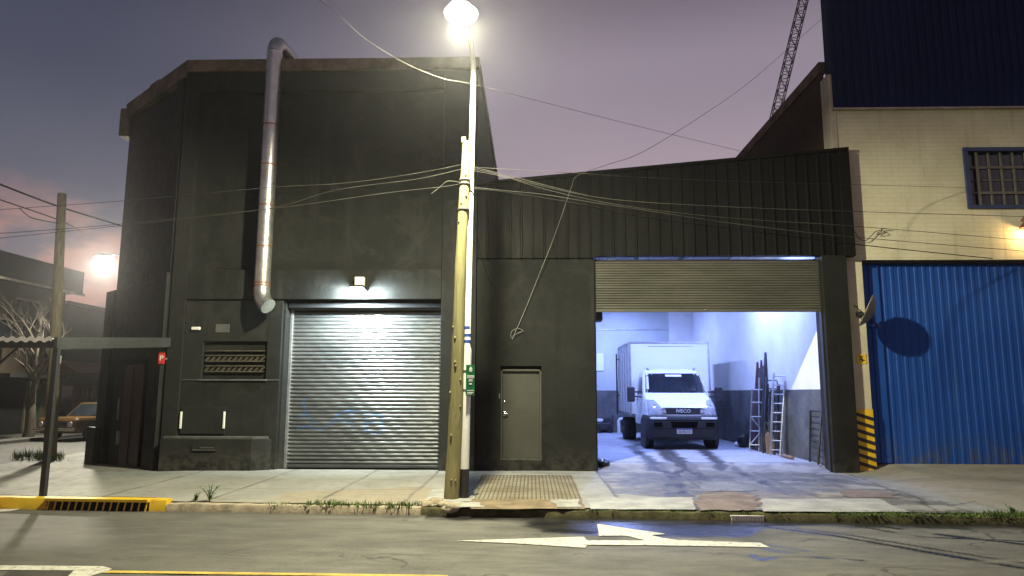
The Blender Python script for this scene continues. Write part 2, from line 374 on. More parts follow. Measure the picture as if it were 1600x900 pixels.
def shutter_mat(name, a, b, metal, rough):
    t = NT(name); p = t.attr('paint').outputs['Fac']
    n = t.noise(1.2, 4, .6, t.mapping((.6,1,2.5))); n2 = t.noise(8, 5, .7, t.mapping((.7,1,2)))
    c = t.mix(t.ramp(n, .3, .7), c4(a), c4(b))
    c = t.mix(t.ramp(n2, .55, .8, 0, .5), c, c4([x*.55 for x in a]))
    c = t.mix(p, c, (.06,.14,.30,1))
    return t.out(c, t.ramp(n2, .3, .7, rough-.08, rough+.1), metal, t.bump(t.noise(25, 3), .08, .01), .5)
MT['shutter'] = shutter_mat('galvanised shutter slats', (.085,.088,.086), (.14,.143,.138), .6, .36)
MT['shutter_dirty'] = shutter_mat('dusty shutter slats', (.085,.083,.068), (.12,.117,.095), .35, .42)

# ------------------------------------------------------------------ ground
def kerb_y(x): return 10.35 - .048*(x-1)                             # line of the kerb's street edge
def side_z(x, y):                                                   # pavement level
    y0 = kerb_y(x); t = min(1, max(0, (y-y0)/(15-y0)))
    far = 0. if x < 6.6 else min(.10, (x-6.6)*.12)
    if x < -7: far = max(-.10, (x+7)*.03)
    near = -.03
    z = near + (far-near)*t
    return z
def seg_d(p, a, b):
    ax, ay = a; bx, by = b; px, py = p; dx, dy = bx-ax, by-ay
    t = max(0, min(1, ((px-ax)*dx+(py-ay)*dy)/(dx*dx+dy*dy+1e-9)))
    return math.hypot(px-ax-t*dx, py-ay-t*dy)
def line_d(p, pl): return min(seg_d(p, pl[i], pl[i+1]) for i in range(len(pl)-1))
def inside(p, poly):
    x, y = p; c = False; n = len(poly)
    for i in range(n):
        x1, y1 = poly[i]; x2, y2 = poly[(i+1)%n]
        if (y1 > y) != (y2 > y) and x < (x2-x1)*(y-y1)/(y2-y1)+x1: c = not c
    return c
def poly_sd(p, poly):
    d = min(seg_d(p, poly[i], poly[(i+1)%len(poly)]) for i in range(len(poly)))
    return d if inside(p, poly) else -d
def sst(a, b, x):
    t = max(0., min(1., (x-a)/(b-a))); return t*t*(3-2*t)
def fb(x, y, s, seed=0.): return noise.fractal(V((x*s, y*s, seed)), 1.0, 2.0, 4)
def on(pxs, z): return [tuple(PZ(a, b, z)[:2]) for a, b in pxs]
def sheet(name, mat, x0, x1, y0f, y1f, nx, ny, zf, attrs):
    g = G(); rows = []
    for j in range(ny+1):
        row = []
        for i in range(nx+1):
            x = x0+(x1-x0)*i/nx; ya, yb = y0f(x), y1f(x); y = ya+(yb-ya)*j/ny
            row.append((x, y, zf(x, y)))
        rows.append(row)
    g.grid(rows); o = g.build(name, mat, fix=False)
    for an, fn in attrs.items():
        at = o.data.attributes.new(an, 'FLOAT', 'POINT')
        at.data.foreach_set('value', [fn(p[0], p[1]) for p in g.v])
    return o
RZ = -.15
puddle = on([(868,806),(1000,802),(1200,803),(1330,806),(1420,812),(1440,818),(1300,817),(1180,823),(1165,836),(1095,840),(1040,837),(965,821),(935,834),(880,830),(820,822)], RZ)
tracks = [(on([(1130,815),(1300,836),(1450,862),(1610,890)], RZ), .055), (on([(1160,815),(1320,834),(1470,859),(1610,881)], RZ), .03),
          (on([(1380,822),(1480,836),(1610,852)], RZ), .06), (on([(1330,820),(1440,838),(1610,846)], RZ), .03),
          (on([(700,801),(800,806),(890,812)], RZ), .04), (on([(690,797),(780,800),(900,803)], RZ), .06)]
blots = [(on([(1175,868),(1190,876),(1212,872)], RZ), .05), (on([(1195,858),(1235,864)], RZ), .045), (on([(1270,871),(1300,874)], RZ), .035), (on([(1320,874),(1345,876)], RZ), .03), (on([(1200,852),(1260,860)], RZ), .03)]
def road_wet(x, y):
    if y < 6.6 or x < -3: return 0.
    n = fb(x, y, 1.7)*.30 + fb(x*.6, y*2.2, 4., 3)*.10
    w = sst(-.08, .10, poly_sd((x, y), puddle)+.10+n*.45)*(.85+.15*sst(-.2,.3,fb(x*.5, y, 2.2, 9)))
    for pl, r in tracks:
        d = line_d((x, y), pl)
        w = max(w, sst(r*1.6, r*.6, d+fb(x, y, 3, 5)*.02)*.95*sst(-.55, .0, fb(x, y*2, 1.3, 2)+.15))
    for pl, r in blots: w = max(w, sst(r*1.3, r*.5, line_d((x, y), pl)+fb(x, y, 9, 5)*.02)*.85)
    gut = kerb_y(x)-y
    if x > -1.5: w = max(w, sst(.42, .12, gut+fb(x*.7, y, 2, 4)*.22)*.9)
    return min(1, w)
def road_stain_dark(x, y):
    gut = kerb_y(x)-y
    s = sst(.30, .05, gut+fb(x, y, 2, 7)*.15)*.7
    if x > -1: s = max(s, .75*sst(-.55, .05, poly_sd((x, y), puddle)+fb(x, y, 1.4, 21)*.45))
    s = max(s, .42*sst(-2.2, -4.2, x+.8*fb(x, y, .5, 17)))  # left side of the road dimmed through its asphalt colour
    s = max(s, .55*sst(.35, .7, fb(x*.35, y*1.5, 1.1, 12)))
    s = max(s, .35*sst(.5, .1, abs(y-8.9-.3*fb(x, 0, .3)))*sst(-.3,.5,fb(x*.2,y,.8,14)))
    return s
road = sheet('road', MT['asphalt'], -13, 13, lambda x: 5.2, lambda x: kerb_y(x)+.03, 560, 120, lambda x, y: RZ+.012*fb(x, y, .35), {'wet': road_wet, 'stain_dark': road_stain_dark})
struct(road)
g = G(); g.box(-700, 700, -300, 900, -1.2, -.62); struct(g.build('ground', MT['far_ground']))
g = G(); g.box(-60, -13.0, -12, 16, -.6, RZ-.004); g.box(13.0, 60, -12, 10.6, -.6, RZ-.004); g.box(-13.0, 13.0, -12, 5.2, -.6, RZ-.004)
g.box(-13.0, 13.0, 5.2, 10.0, -.6, RZ-.05)
o = struct(g.build('outer_road', MT['street_far']))
# the side street to the left of the block
g = G(); g.box(-17.6, -12.55, 16.0, 120, -.6, RZ-.006); struct(g.build('side_street', MT['street_far']))
g = G(); g.box(-20.2, -17.6, 16.0, 120, -.6, -.04); struct(g.build('far_pavement', MT['street_far'], bevel=.02))
g = G(); g.box(-60, 60, -22, -12, -.6, -.02); struct(g.build('opposite_pavement', MT['pale_patch']))

# pavement in front of the buildings
wetpl = [(on([(1000,705),(1050,745),(1075,775),(1085,795)], .0), .13), (on([(1040,700),(1095,745),(1130,775),(1150,797)], .0), .14),
         (on([(1100,705),(1160,740),(1230,770)], .0), .10), (on([(1060,735),(1040,760),(1060,790)], .0), .10)]
wetpoly = on([(985,742),(1180,737),(1290,742),(1330,760),(1250,772),(1120,775),(1040,765),(975,758)], 0.)
dirtl = on([(1300,752),(1360,772),(1430,782)], 0.)
crack1 = on([(1328,742),(1362,752),(1400,768),(1430,780),(1470,797)], 0.)
crack2 = on([(1468,780),(1485,787),(1500,785),(1522,781)], 0.)
crack3 = on([(1420,772),(1440,778),(1445,785)], 0.)
warmp = on([(440,766),(690,758),(655,792),(420,793)], 0.)
warmq = on([(1100,768),(1400,770),(1420,778),(1180,790),(1085,785)], 0.)
def sw_wet(x, y):
    if x < 0: 
        return .0
    n = fb(x, y, 1.5)*.35+fb(x, y, 5, 3)*.12
    w = sst(-.2, .2, poly_sd((x, y), wetpoly)+.12+n)*.80
    w = max(w, .65*sst(.10, .02, line_d((x, y), dirtl)+fb(x, y, 4, 5)*.05))
    w *= .62+.38*sst(-.22, .18, fb(x*1.2, y*.8, 2.6, 31)); w *= .8+.2*sst(-.2, .1, fb(x, y*.6, 9, 33))
    if x > 1.3: w = max(w, .62*sst(-.12, .28, fb(x*.7, y*1.4, 1.7, 41)+.12)*sst(6.6, 5.8, x))
    for pl, r in wetpl: w = max(w, sst(r*1.5, r*.5, line_d((x, y), pl)+fb(x, y, 4, 5)*.10+fb(x, y, 1.5, 51)*.08)*(.80+.18*sst(-.3,.3,fb(x, y, 1.6, 8))))
    return min(1, w)
def sw_tint(x, y):
    t = sst(-.08, .12, poly_sd((x, y), warmp)+fb(x, y, 2)*.2)*.9
    t = max(t, sst(-.08, .12, poly_sd((x, y), warmq)+fb(x, y, 2)*.2)*.75)
    if x > 6.6: t = max(t, .55*sst(-.3, .4, fb(x, y, .8, 5)+.25))
    t = max(t, .6*sst(.45, .1, y-kerb_y(x)+fb(x, y, 3, 6)*.25))
    return t
def sw_joint(x, y):
    j = 0.
    for xx in (-10.3, -8.6, -6.7, -4.9, -3.2, -1.9, 1.33, 2.9, 4.5, 6.1):
        j = max(j, sst(.036, .012, abs(x-xx-.03*fb(x, y, .9)))*(.55+.45*sst(-.3,.2,fb(x, y, 1.1, 3))))
    j = max(j, .6*sst(.034, .010, abs(y-12.2-.02*fb(x, y, .9)))*(1 if x > 1.3 or x < -1.9 else 0))
    for c, r in ((crack1, .022), (crack2, .03), (crack3, .05)):
        j = max(j, sst(r*1.5, r*.4, line_d((x, y), c)+fb(x, y, 9, 2)*.05))
    if x > 6.7: j = max(j, .5*sst(.02, .006, abs(y-13.6-.1*fb(x, 0, .5))))
    return j*.7
AW = {'wet': sw_wet, 'tint': sw_tint, 'joint': sw_joint}
pave = sheet('pavement', MT['sidewalk'], -12.5, 13, lambda x: kerb_y(x)+.16, lambda x: 15.05 if x > -7.8 else 15.05+(-7.8-x)*1.3, 860, 130, lambda x, y: side_z(x, y)+.006*fb(x, y, .6), AW)
struct(pave)
# garage apron and floor
def gf_z(x, y): return .1*sst(15.0, 15.9, y)
gwl = [on([(985,697),(1010,715),(1035,738)], .1), on([(1040,700),(1062,722),(1092,742)], .1), on([(1098,703),(1128,727)], .1), on([(1030,700),(1050,720)], .1)]
def gf_wet(x, y):
    w = 0.
    for pl in gwl: w = max(w, sst(.24, .06, line_d((x, y), pl)+fb(x, y, 3)*.12)*.95)
    if y < 16: w = max(w, sw_wet(x, y)*.8)
    return w
fl = sheet('garage_floor', MT['garage_floor'], 0.9, 6.20, lambda x: 15.05, lambda x: 27.6, 120, 160, gf_z, {'wet': gf_wet, 'tint': lambda x, y: .5*sst(15.9, 15.4, y+.2*fb(x,y,1.2)), 'joint': lambda x, y: .6*sst(.03,.01,abs(y-15.92))})
struct(fl)
def apron_z(x, y): return side_z(x, 15)+.07*sst(15.05, 15.5, y)
struct(sheet('gate_apron', MT['sidewalk'], 6.6, 13, lambda x: 15.05, lambda x: 15.7, 60, 8, apron_z, {'wet': lambda x, y: 0., 'tint': sw_tint, 'joint': lambda x, y: 0.}))

# patches let into the pavement
def patch(name, mat, pts, dz=.004, res=14):
    pl = [PZ(a, b, -.0) for a, b in pts]
    g = G(); base = [(p.x, p.y, side_z(p.x, p.y)+.006*fb(p.x, p.y, .6)+dz+.006) for p in pl]
    bm = bmesh.new(); bm.faces.new([bm.verts.new(p) for p in base])
    bmesh.ops.triangulate(bm, faces=bm.faces); bmesh.ops.subdivide_edges(bm, edges=bm.edges, cuts=3, use_grid_fill=True)
    for v in bm.verts: v.co.z = side_z(v.co.x, v.co.y)+.006*fb(v.co.x, v.co.y, .6)+dz
    me = bpy.data.meshes.new(name); bm.to_mesh(me); bm.free(); me.materials.append(mat)
    o = bpy.data.objects.new(name, me); COL.objects.link(o); return struct(o)
def rag(pts, n=5, amp=2.0):                                           # roughen a patch outline
    out = []
    for i in range(len(pts)):
        a, b = pts[i], pts[(i+1)%len(pts)]
        for k in range(n):
            t = k/n; out.append((a[0]+(b[0]-a[0])*t+random.uniform(-amp, amp)*(k > 0)*2, a[1]+(b[1]-a[1])*t+random.uniform(-amp, amp)*.25*(k > 0)))
    return out
patch('ribbed_paving', MT['tiles'], [(752,742),(893,742),(901,757),(909,778),(741,778),(745,760)], .006)
patch('dirt_strip', MT['dirt'], rag([(738,777),(910,777),(914,792),(735,792)]), .005)
patch('cement_patch', MT['pale_patch'], rag([(862,779),(905,778),(908,790),(870,790)]), .012)
patch('cement_patch', MT['pale_patch'], rag([(690,781),(748,783),(756,790),(700,791)]), .013)
MT['red_patch'] = pm('reddish screed', (.165,.125,.10), .85, 0, .3, 3, .4, 40)
MT['slab'] = pm('pale pavement slab', (.30,.295,.275), .8, 0, .22, 2.5, .4, 50)
MT['grey_slab'] = pm('grey pavement slab', (.15,.148,.145), .7, 0, .3, 2.5, .4, 50)
patch('pavement_slab', MT['slab'], rag([(918,776),(1083,775),(1086,793),(923,792)], 6, 1.2), .005)
patch('screed_patch', MT['red_patch'], rag([(1086,770),(1130,767),(1172,769),(1186,778),(1182,794),(1092,794)], 9, 4.5), .006)
patch('pavement_slab', MT['slab'], rag([(1190,777),(1372,777),(1420,797),(1192,796)], 6, 1.5), .005)
patch('pavement_slab', MT['grey_slab'], rag([(1095,752),(1180,751),(1186,765),(1098,767)], 6, 1.5), .0055)
patch('screed_patch', MT['red_patch'], rag([(1318,765),(1400,769),(1405,776),(1326,775)], 8, 5), .007)
patch('cement_patch', MT['pale_patch'], rag([(676,763),(740,760),(735,781),(664,782)]), .009)

# kerb
def kerb(name, mat, x0, x1, top, wid, jit, n=None, cut=None, bot=RZ-.05):
    g = G(); n = n or max(4, int((x1-x0)/.12)); rows = []
    for k in range(5): rows.append([])
    for i in range(n+1):
        x = x0+(x1-x0)*i/n; y = kerb_y(x); j = fb(x, 0, 3.1)*jit; j2 = fb(x, 5, 4.3)*jit
        z = side_z(x, y)+top+j*.6
        pr = [(y+j2, bot), (y+j2+.01, z-.02), (y+.025+j2, z), (y+wid-.01, z+j2*.3), (y+wid, bot)]
        for k in range(5): rows[k].append((x, pr[k][0], pr[k][1]))
    g.grid(rows)
    for k in (0, n): g.add([rows[q][k] for q in range(5)], [(0,1,2,3,4)])
    return struct(g.build(name, mat, smooth=50))
xg0, xg1 = PZ(68,797,RZ).x, PZ(238,797,RZ).x                          # storm drain mouth
xye = PZ(265,797,RZ).x
kerb('yellow_kerb', MT['yellow'], -12.5, xg0, .045, .2, .012)
kerb('yellow_kerb', MT['yellow'], xg1, xye, .045, .2, .008)
kerb('kerb', MT['brick_rubble'], xye+.01, -1.6, -.01, .18, .02)
kerb('kerb', MT['moss'], -1.6, 13, -.022, .18, .03)
# storm drain
yk = kerb_y((xg0+xg1)/2)
t = thing('storm_drain', ((xg0+xg1)/2, yk, RZ), 'yellow painted storm drain grating set into the yellow kerb', 'drain')
def kp(x, dy, z): return (x, kerb_y(x)+dy, z)
g = G(); g.bar(kp(xg0, .0, .0), kp(xg1, .0, .0), .09, .045); g.bar(kp(xg0,.12,.002), kp(xg1,.12,.002), .15, .03); g.build('lintel', MT['yellow'], t, bevel=.006)
for i in range(15):
    x = xg0+.04+(xg1-xg0-.08)*i/14; g = G(); g.bar(kp(x+.012,-.005,-.02), kp(x-.012,-.012,RZ-.02), .018); g.build('bar', MT['yellow'], t)
g = G(); g.bar(kp(xg0, .2, -.08), kp(xg1, .2, -.08), .02, .2); g.build('pit_wall', MT['dark'], t)
# gutter grating by the garage
p0, p1 = PZ(1127,804,RZ), PZ(1183,808,RZ)
t = thing('gutter_outlet', (p0.x, p0.y, RZ), 'pale slotted gutter outlet below the kerb in front of the garage', 'drain')
g = G(); yy = kerb_y(p0.x)-.045; g.box(p0.x, p1.x, yy-.0, yy+.05, -.095, -.08); g.box(p0.x, p1.x, yy-.0, yy+.05, -.16, -.15); g.build('frame', MT['white_steel'], t)
g = G()
for i in range(13): x = p0.x+.02+(p1.x-p0.x-.04)*i/12; g.box(x-.012, x+.012, yy-.0, yy+.03, -.15, -.095)
g.build('slats', MT['white_steel'], t)

# road markings
def mark(name, mat, polys, dz=.006):
    g = G()
    for pl in polys:
        pts = [PZ(a, b, RZ) for a, b in pl]
        g.poly([(p.x, p.y, RZ+.012*fb(p.x, p.y, .35)+dz) for p in pts])
    return struct(g.build(name, mat, fix=False))
mark('lane_arrow', MT['paint_white'], [[(712,846),(800,849.5),(915,857.5),(917,852),(918,848),(917.5,845),(912,839)],
     [(917.5,844.6),(1007,845.4),(1062,844.6),(1120,847),(1188,849.5),(1203,856.5),(1150,855.3),(1030,853.5),(917.5,852.3)],
     [(933,819.5),(985,827),(1041,835),(1017,836.8),(1035,841),(1062,844.8),(1007,845.2),(985,839),(974,837.2),(936,837.5)]], .009)
mark('edge_marking', MT['paint_white'], [[(0,884),(160,886),(175,890),(168,893.5),(140,893.6),(118,893),(115,892.6),(20,891.5),(-40,891.5),(-40,884)], [(115,893.2),(168,893.8),(120,908),(100,908)]], .008)
MT['yellow_line'] = pm('yellow road paint', (.52,.36,.07), .65, 0, .25, 6, .2, 60)
mark('yellow_line', MT['yellow_line'], [[(170,893),(420,896),(700,899.5),(700,903),(420,899.6),(160,896.5)]], .008)
mark('edge_marking', MT['paint_white'], [[(-20,796),(33,795.5),(15,799.5),(-20,801)]], .008)
g = G(); pts = [PZ(a, b, RZ) for a, b in ((16,893),(113,894.4),(98,910),(-10,908))]; g.poly([(p.x, p.y, RZ+.006) for p in pts])
struct(g.build('asphalt_patch', MT['stone_dark'], fix=False))
# ------------------------------------------------------------------ corner building
FL = 14.9
A = V((-7.75, FL, 0)); Cc = V((-10.45, 17.25, 0)); B = V((-1.18, FL, 0)); TOP = 8.98
t = cb = thing('corner_building', (-4.5, FL, 0), 'tall black corner building with metal flue and closed grey roller shutter', 'building')
sx0, sx1 = -5.27, -1.95                                               # shutter opening
def Bx(name, mat, *boxes, bevel=.008, parent=None):
    g = G()
    for b in boxes: g.box(*b)
    return g.build(name, mat, parent or cb, bevel=bevel)
# body: chamfered prism set back behind the facade, front facade framed by pilasters and beam
g = G()
foot = [(B.x-.004, FL+.12), (B.x-.004, 42), (-10.43, 42), (Cc.x+.03, Cc.y+.08), (A.x+.06, FL+.12)]
zb, zt = 3.60, TOP-.02
g.prism([(x, y, zb) for x, y in foot], (0, 0, zt-zb))
# ground storey: walls round the shutter recess
lo = [(sx0-.02, FL+.12), (sx0-.02, 16.2), (-10.43, 42), (Cc.x+.03, Cc.y+.08), (A.x+.06, FL+.12)]
g.prism([(x, y, -.3) for x, y in lo], (0, 0, zb+.3))
g.box(sx1+.02, B.x-.004, FL+.12, 42, -.3, zb)
g.build('wall', MT['black'], cb)
Bx('pilaster', MT['black'], (A.x, -7.42, FL-.02, FL+.16, -.3, TOP-.26))
Bx('pilaster', MT['black'], (sx1+.03, B.x, FL-.02, FL+.16, -.3, TOP-.26))
Bx('beam', MT['black'], (-7.417, sx1+.027, FL-.022, FL+.16, 3.56, 4.195))
Bx('head_band', MT['black'], (-7.417, sx1+.027, FL-.02, FL+.16, 8.25, TOP-.26))
Bx('window_wall', MT['black'], (-7.417, -7.0, FL+.03, FL+.17, -.3, 3.555), (-5.62, sx0-.06, FL+.03, FL+.17, -.3, 3.555), (-6.998, -5.622, FL+.032, FL+.17, 2.66, 3.555), (-6.998, -5.622, FL+.032, FL+.17, -.3, 1.86), bevel=.004)
# window of lattice blocks
w = Bx('window', MT['dark'], (-6.996, -5.624, FL+.13, FL+.16, 1.862, 2.658), bevel=0)
for zz, tall in ((2.02, .12), (2.24, .12), (2.46, .05)):
    g = G(); g.box(-6.94, -5.68, FL+.05, FL+.12, zz-.012, zz+.012)
    if tall > .1:
        g.box(-6.94, -5.68, FL+.05, FL+.12, zz+tall-.012, zz+tall+.012)
        n = 11
        for i in range(n):
            x = -6.90+1.18*i/(n-1); s = .045
            g.bar((x-s, FL+.085, zz+.01), (x+s, FL+.085, zz+tall-.01), .022, .05); 
    g.build('lattice', MT['block'], w)
Bx('sill', MT['plinth_top'], (-7.05, -5.58, FL-.01, FL+.028, 1.825, 1.857), parent=w)
Bx('string_course', MT['plinth_top'], (-7.41, -7.052, FL+.012, FL+.028, 1.835, 1.852), bevel=.002)
Bx('string_course', MT['plinth_top'], (-5.578, sx0-.065, FL+.012, FL+.028, 1.835, 1.852), bevel=.002)
g = G(); g.prism([(-7.66, FL-.21, -.3), (-5.75, FL-.21, -.3), (-5.40, FL-.023, -.3), (-7.66, FL-.023, -.3)], (0, 0, .93)); g.build('plinth', MT['black'], cb, bevel=.01)
g = G(); g.prism([(-7.62, FL-.17, .632), (-5.75, FL-.17, .632), (-5.46, FL-.026, .632), (-7.62, FL-.026, .632)], (0, 0, .05)); g.build('ledge', MT['plinth_top'], cb, bevel=.006)
g = G(); g.box(-6.97, -6.45, FL-.24, FL-.212, .40, .52); v = g.build('vent', MT['dark'], cb)
g = G(); g.box(-6.95, -6.47, FL-.25, FL-.241, .405, .425); g.box(-6.8, -6.5, FL-.248, FL-.243, .45, .475); g.build('frame', MT['plinth_top'], v)
# meter cabinet with white pulls
m = Bx('meter_cabinet', MT['black'], (-7.36, -6.42, FL-.0, FL+.028, .72, 1.28), bevel=.006)
for px, py in ((282.5,656), (350,656)):
    p = PY(px, py, FL-.02); Bx('handle', MT['white_plastic'], (p.x-.02, p.x+.02, FL-.035, FL-.002, p.z-.18, p.z+.17), parent=m)
p = PY(307,513,FL); Bx('conduit_box', MT['white_plastic'], (p.x-.10, p.x+.08, FL-.03, FL+.028, p.z-.035, p.z+.03), bevel=.012)
p = PY(347,513,FL); Bx('cover_plate', MT['plinth_top'], (p.x-.15, p.x+.15, FL+.015, FL+.028, p.z-.09, p.z+.09))
# parapet coping
dch = (Cc-A).normalized(); nch = V((dch.y, -dch.x, 0)); nch = nch if nch.y < 0 else -nch
Bx('coping', MT['coping'], (A.x-.02, B.x+.03, FL-.07, FL+.32, TOP-.255, TOP+.02), bevel=.02)
g = G(); a = A+nch*.055; b = Cc+nch*.055
def chq(s, z, o=0.): p = A.lerp(Cc, s)+nch*o; return V((p.x, p.y, z))
def chbox(g, s0, s1, z0, z1, o0, o1):
    g.prism([chq(s0,z0,o0), chq(s1,z0,o0), chq(s1,z1,o0), chq(s0,z1,o0)], nch*(o1-o0)); return g
chbox(G(), .015, 1.02, TOP-.36, TOP+.02, -.3, .05).build('coping', MT['coping'], cb, bevel=.02)
chbox(G(), .44, .60, TOP+.022, TOP+.075, -.25, .04).build('coping', MT['coping'], cb, bevel=.015)
p = PY(201,206,17.5); g = G(); g.box(Cc.x-.22, Cc.x+.04, Cc.y-.02, Cc.y+.6, TOP-.85, TOP-.1); g.build('corner_block', MT['coping'], cb, bevel=.03)
g = G(); g.box(-10.5, -10.2, Cc.y+.62, 42, TOP-.25, TOP+.02); g.box(B.x-.25, B.x+.035, FL+.33, 42, TOP-.25, TOP+.02); g.build('coping', MT['coping'], cb, bevel=.02)
# chamfer: pilaster strip, lower storey thickening, door
chbox(G(), .02, .20, -.35, 4.15, -.02, .10).build('pilaster', MT['black'], cb, bevel=.01)
chbox(G(), .02, .12, 4.16, TOP-.37, -.02, .035).build('pilaster', MT['black'], cb, bevel=.01)
chbox(G(), .86, 1.03, -.35, 4.05, -.02, .12).build('pilaster', MT['black'], cb, bevel=.01)
chbox(G(), .90, 1.06, -.35, .75, .125, .26).build('plinth', MT['black'], cb, bevel=.01)
chbox(G(), .205, .855, 2.35, 4.05, -.02, .09).build('beam', MT['black'], cb, bevel=.01)
d = chbox(G(), .30, .62, -.08, 2.2, .003, .045).build('door', MT['door_red'], cb, bevel=.004)
chbox(G(), .455, .465, -.05, 2.15, .047, .06).build('meeting_stile', MT['dark'], d)
for s, z0, z1 in ((.665, .95, 1.45), (.645, .4, .7), (.62, .4, .7)):
    chbox(G(), s-.006, s+.006, z0, z1, .05, .085).build('handle', MT['grey_steel'], d)
chbox(G(), .63, .80, -.08, 2.2, .003, .04).build('shutter_panel', MT['dark'], cb)

# roller shutters
def shutter(name, mat, parent, x0, x1, y, z0, z1, pitch, depth, paint=None, nx=4):
    rows = []; n = max(1, round((z1-z0)/pitch)); K = 6
    for i in range(n):
        jig = random.uniform(-.002, .002)
        for k in range(K):
            tt = k/K; z = z0+(z1-z0)*(i+tt)/n
            yy = y-depth*(math.sin(math.pi*min(1, tt*1.12))**.8 if tt*1.12 < 1 else 0)+jig
            rows.append([(x0+(x1-x0)*j/nx, yy+.002*math.sin(j*.37+i*1.7), z) for j in range(nx+1)])
    rows.append([(x0+(x1-x0)*j/nx, y, z1) for j in range(nx+1)])
    g = G(); g.grid(rows); o = g.build(name, mat, parent, fix=False, smooth=60)
    at = o.data.attributes.new('paint', 'FLOAT', 'POINT')
    at.data.foreach_set('value', [paint(p[0], p[2]) if paint else 0. for p in g.v]); return o
SY = 15.38
def gpx(a, b): p = PY(420+a/2.647, 420+b/2.647, SY); return (p.x, p.z)
strokes = [[(145,545),(155,600),(190,635),(200,640)], [(130,612),(165,600)], [(118,660),(150,652),(220,665),(250,640),(290,600),(340,585),(400,600),(470,605)],
           [(340,590),(345,650)], [(405,608),(395,660)], [(470,605),(468,640),(472,672)], [(395,672),(460,680)], [(245,645),(300,625),(335,640)], [(385,640),(440,635)], [(150,540),(140,560)]]
strokes = [[gpx(*q) for q in s] for s in strokes]
def graf(x, z):
    if not (-5.1 < x < -2.6 and .3 < z < 1.7): return 0.
    d = min(line_d((x, z), s) for s in strokes); return sst(.045, .015, d)*.5*(.6+.4*sst(-.2,.2,fb(x, z, 3)))
sh = shutter('roller_shutter', MT['shutter'], cb, sx0+.05, sx1-.03, SY, .07, 3.45, .083, .023, graf, 150)
Bx('bottom_bar', MT['shutter'], (sx0+.05, sx1-.03, SY-.03, SY+.015, 0.0, .068), parent=sh)
Bx('guide_rail', MT['grey_steel'], (sx0-.015, sx0+.047, SY-.07, SY+.03, -.02, 3.5), parent=sh)
Bx('guide_rail', MT['grey_steel'], (sx1-.027, sx1+.015, SY-.07, SY+.03, -.02, 3.5), parent=sh)
Bx('hood', MT['dark'], (sx0, sx1, FL+.2, SY+.3, 3.4, 3.59), parent=sh)
Bx('back_panel', MT['dark'], (sx0-.1, sx1+.1, SY+.04, SY+.1, -.1, 3.6), parent=sh, bevel=0)

# flue
pb = PY(409,455,FL-.26); pt = PY(435,88,FL-.26)
xf, xt = pb.x, pt.x
t = thing('exhaust_flue', (xf, FL-.26, pb.z), 'shiny galvanised exhaust flue climbing the black corner building over its parapet', 'flue')
rf = .165
g = G(); g.tube([(xf, FL-.26, 3.78), (xf, FL-.26, 9.05)], rf, 28); g.build('pipe', MT['galv_pipe'], t, smooth=50)
arc = [(xf, FL-.26, 9.05)]+[(xf+.0, FL-.26+.3-.3*math.cos(a), 9.05+.3*math.sin(a)) for a in [R(q) for q in range(12, 91, 13)]]+[(xf+.05, FL+.6, 9.33), (xf+.12, FL+1.3, 9.2)]
g = G(); g.tube(arc, rf*.98, 24); g.build('top_elbow', MT['galv_pipe'], t, smooth=50)
e = [(xf, FL-.26, 3.78), (xf+.004, FL-.27, 3.66), (xf+.04, FL-.30, 3.53), (xf+.11, FL-.34, 3.43), (xf+.2, FL-.38, 3.36)]
g = G(); g.tube(e, [rf*1.02]*5, 24); g.build('bottom_elbow', MT['galv_pipe'], t, smooth=50)
for zz, mm in ((7.35,'copper'),(6.45,'copper'),(5.55,'copper'),(4.65,'copper'),(3.87,'copper'),(3.81,'copper'),(3.63,'copper')):
    g = G(); g.lathe((xf, FL-.26 if zz > 3.7 else FL-.27, zz), [(rf+.002,-.014),(rf+.009,-.012),(rf+.009,.012),(rf+.002,.014)], 28); g.build('clamp', MT[mm], t, smooth=30)
for zz in (8.2, 6.45, 4.65):
    g = G(); g.bar((xf, FL-.12, zz), (xf, FL+.1, zz), .04, .03); g.build('bracket', MT['grey_steel'], t)

# floodlight over the shutter
pl = PY(562,441,FL-.1); lx = pl.x
t = thing('wall_floodlight', (lx, FL-.02, 3.75), 'small cream box floodlight lit above the closed roller shutter', 'lamp')
g = G(); g.box(lx-.10, lx+.10, FL-.15, FL-.025, 3.83, 4.02); g.build('housing', MT['white_plastic'], t, bevel=.012)
g = G(); g.box(lx-.09, lx+.09, FL-.13, FL-.05, 3.80, 3.828); g.build('neck', MT['black_steel'], t)
g = G(); g.prism([(lx-.15, FL-.40, 3.76), (lx+.15, FL-.40, 3.76), (lx+.15, FL-.05, 3.72), (lx-.15, FL-.05, 3.72)], (0, .0, .05)); g.build('head', MT['black_steel'], t, bevel=.008)
g = G(); g.prism([(lx-.14, FL-.395, 3.752), (lx+.14, FL-.395, 3.752), (lx+.14, FL-.06, 3.712), (lx-.14, FL-.06, 3.712)], (0, 0, .004)); g.build('lens', emis('cold led', (.85,.95,1.), 40), t)

# red sign by the entrance
ps = PY(253,560,FL-.15)
t = thing('red_sign', (ps.x, FL-.18, ps.z), 'small red sign with a white letter on the corner pilaster', 'sign')
sgx = PY(253,560,14.62).x; sgz = PY(253,560,14.62).z
g = G(); g.box(sgx-.065, sgx+.065, 14.60, 14.62, sgz-.115, sgz+.115); g.build('panel', MT['red_sign'], t, bevel=.004)
g = G(); g.box(sgx-.02, sgx+.02, 14.62, 14.80, sgz-.02, sgz+.02); g.build('bracket', MT['grey_steel'], t)
text('P', .16, MT['sign_white'], t, (sgx, 14.596, sgz))

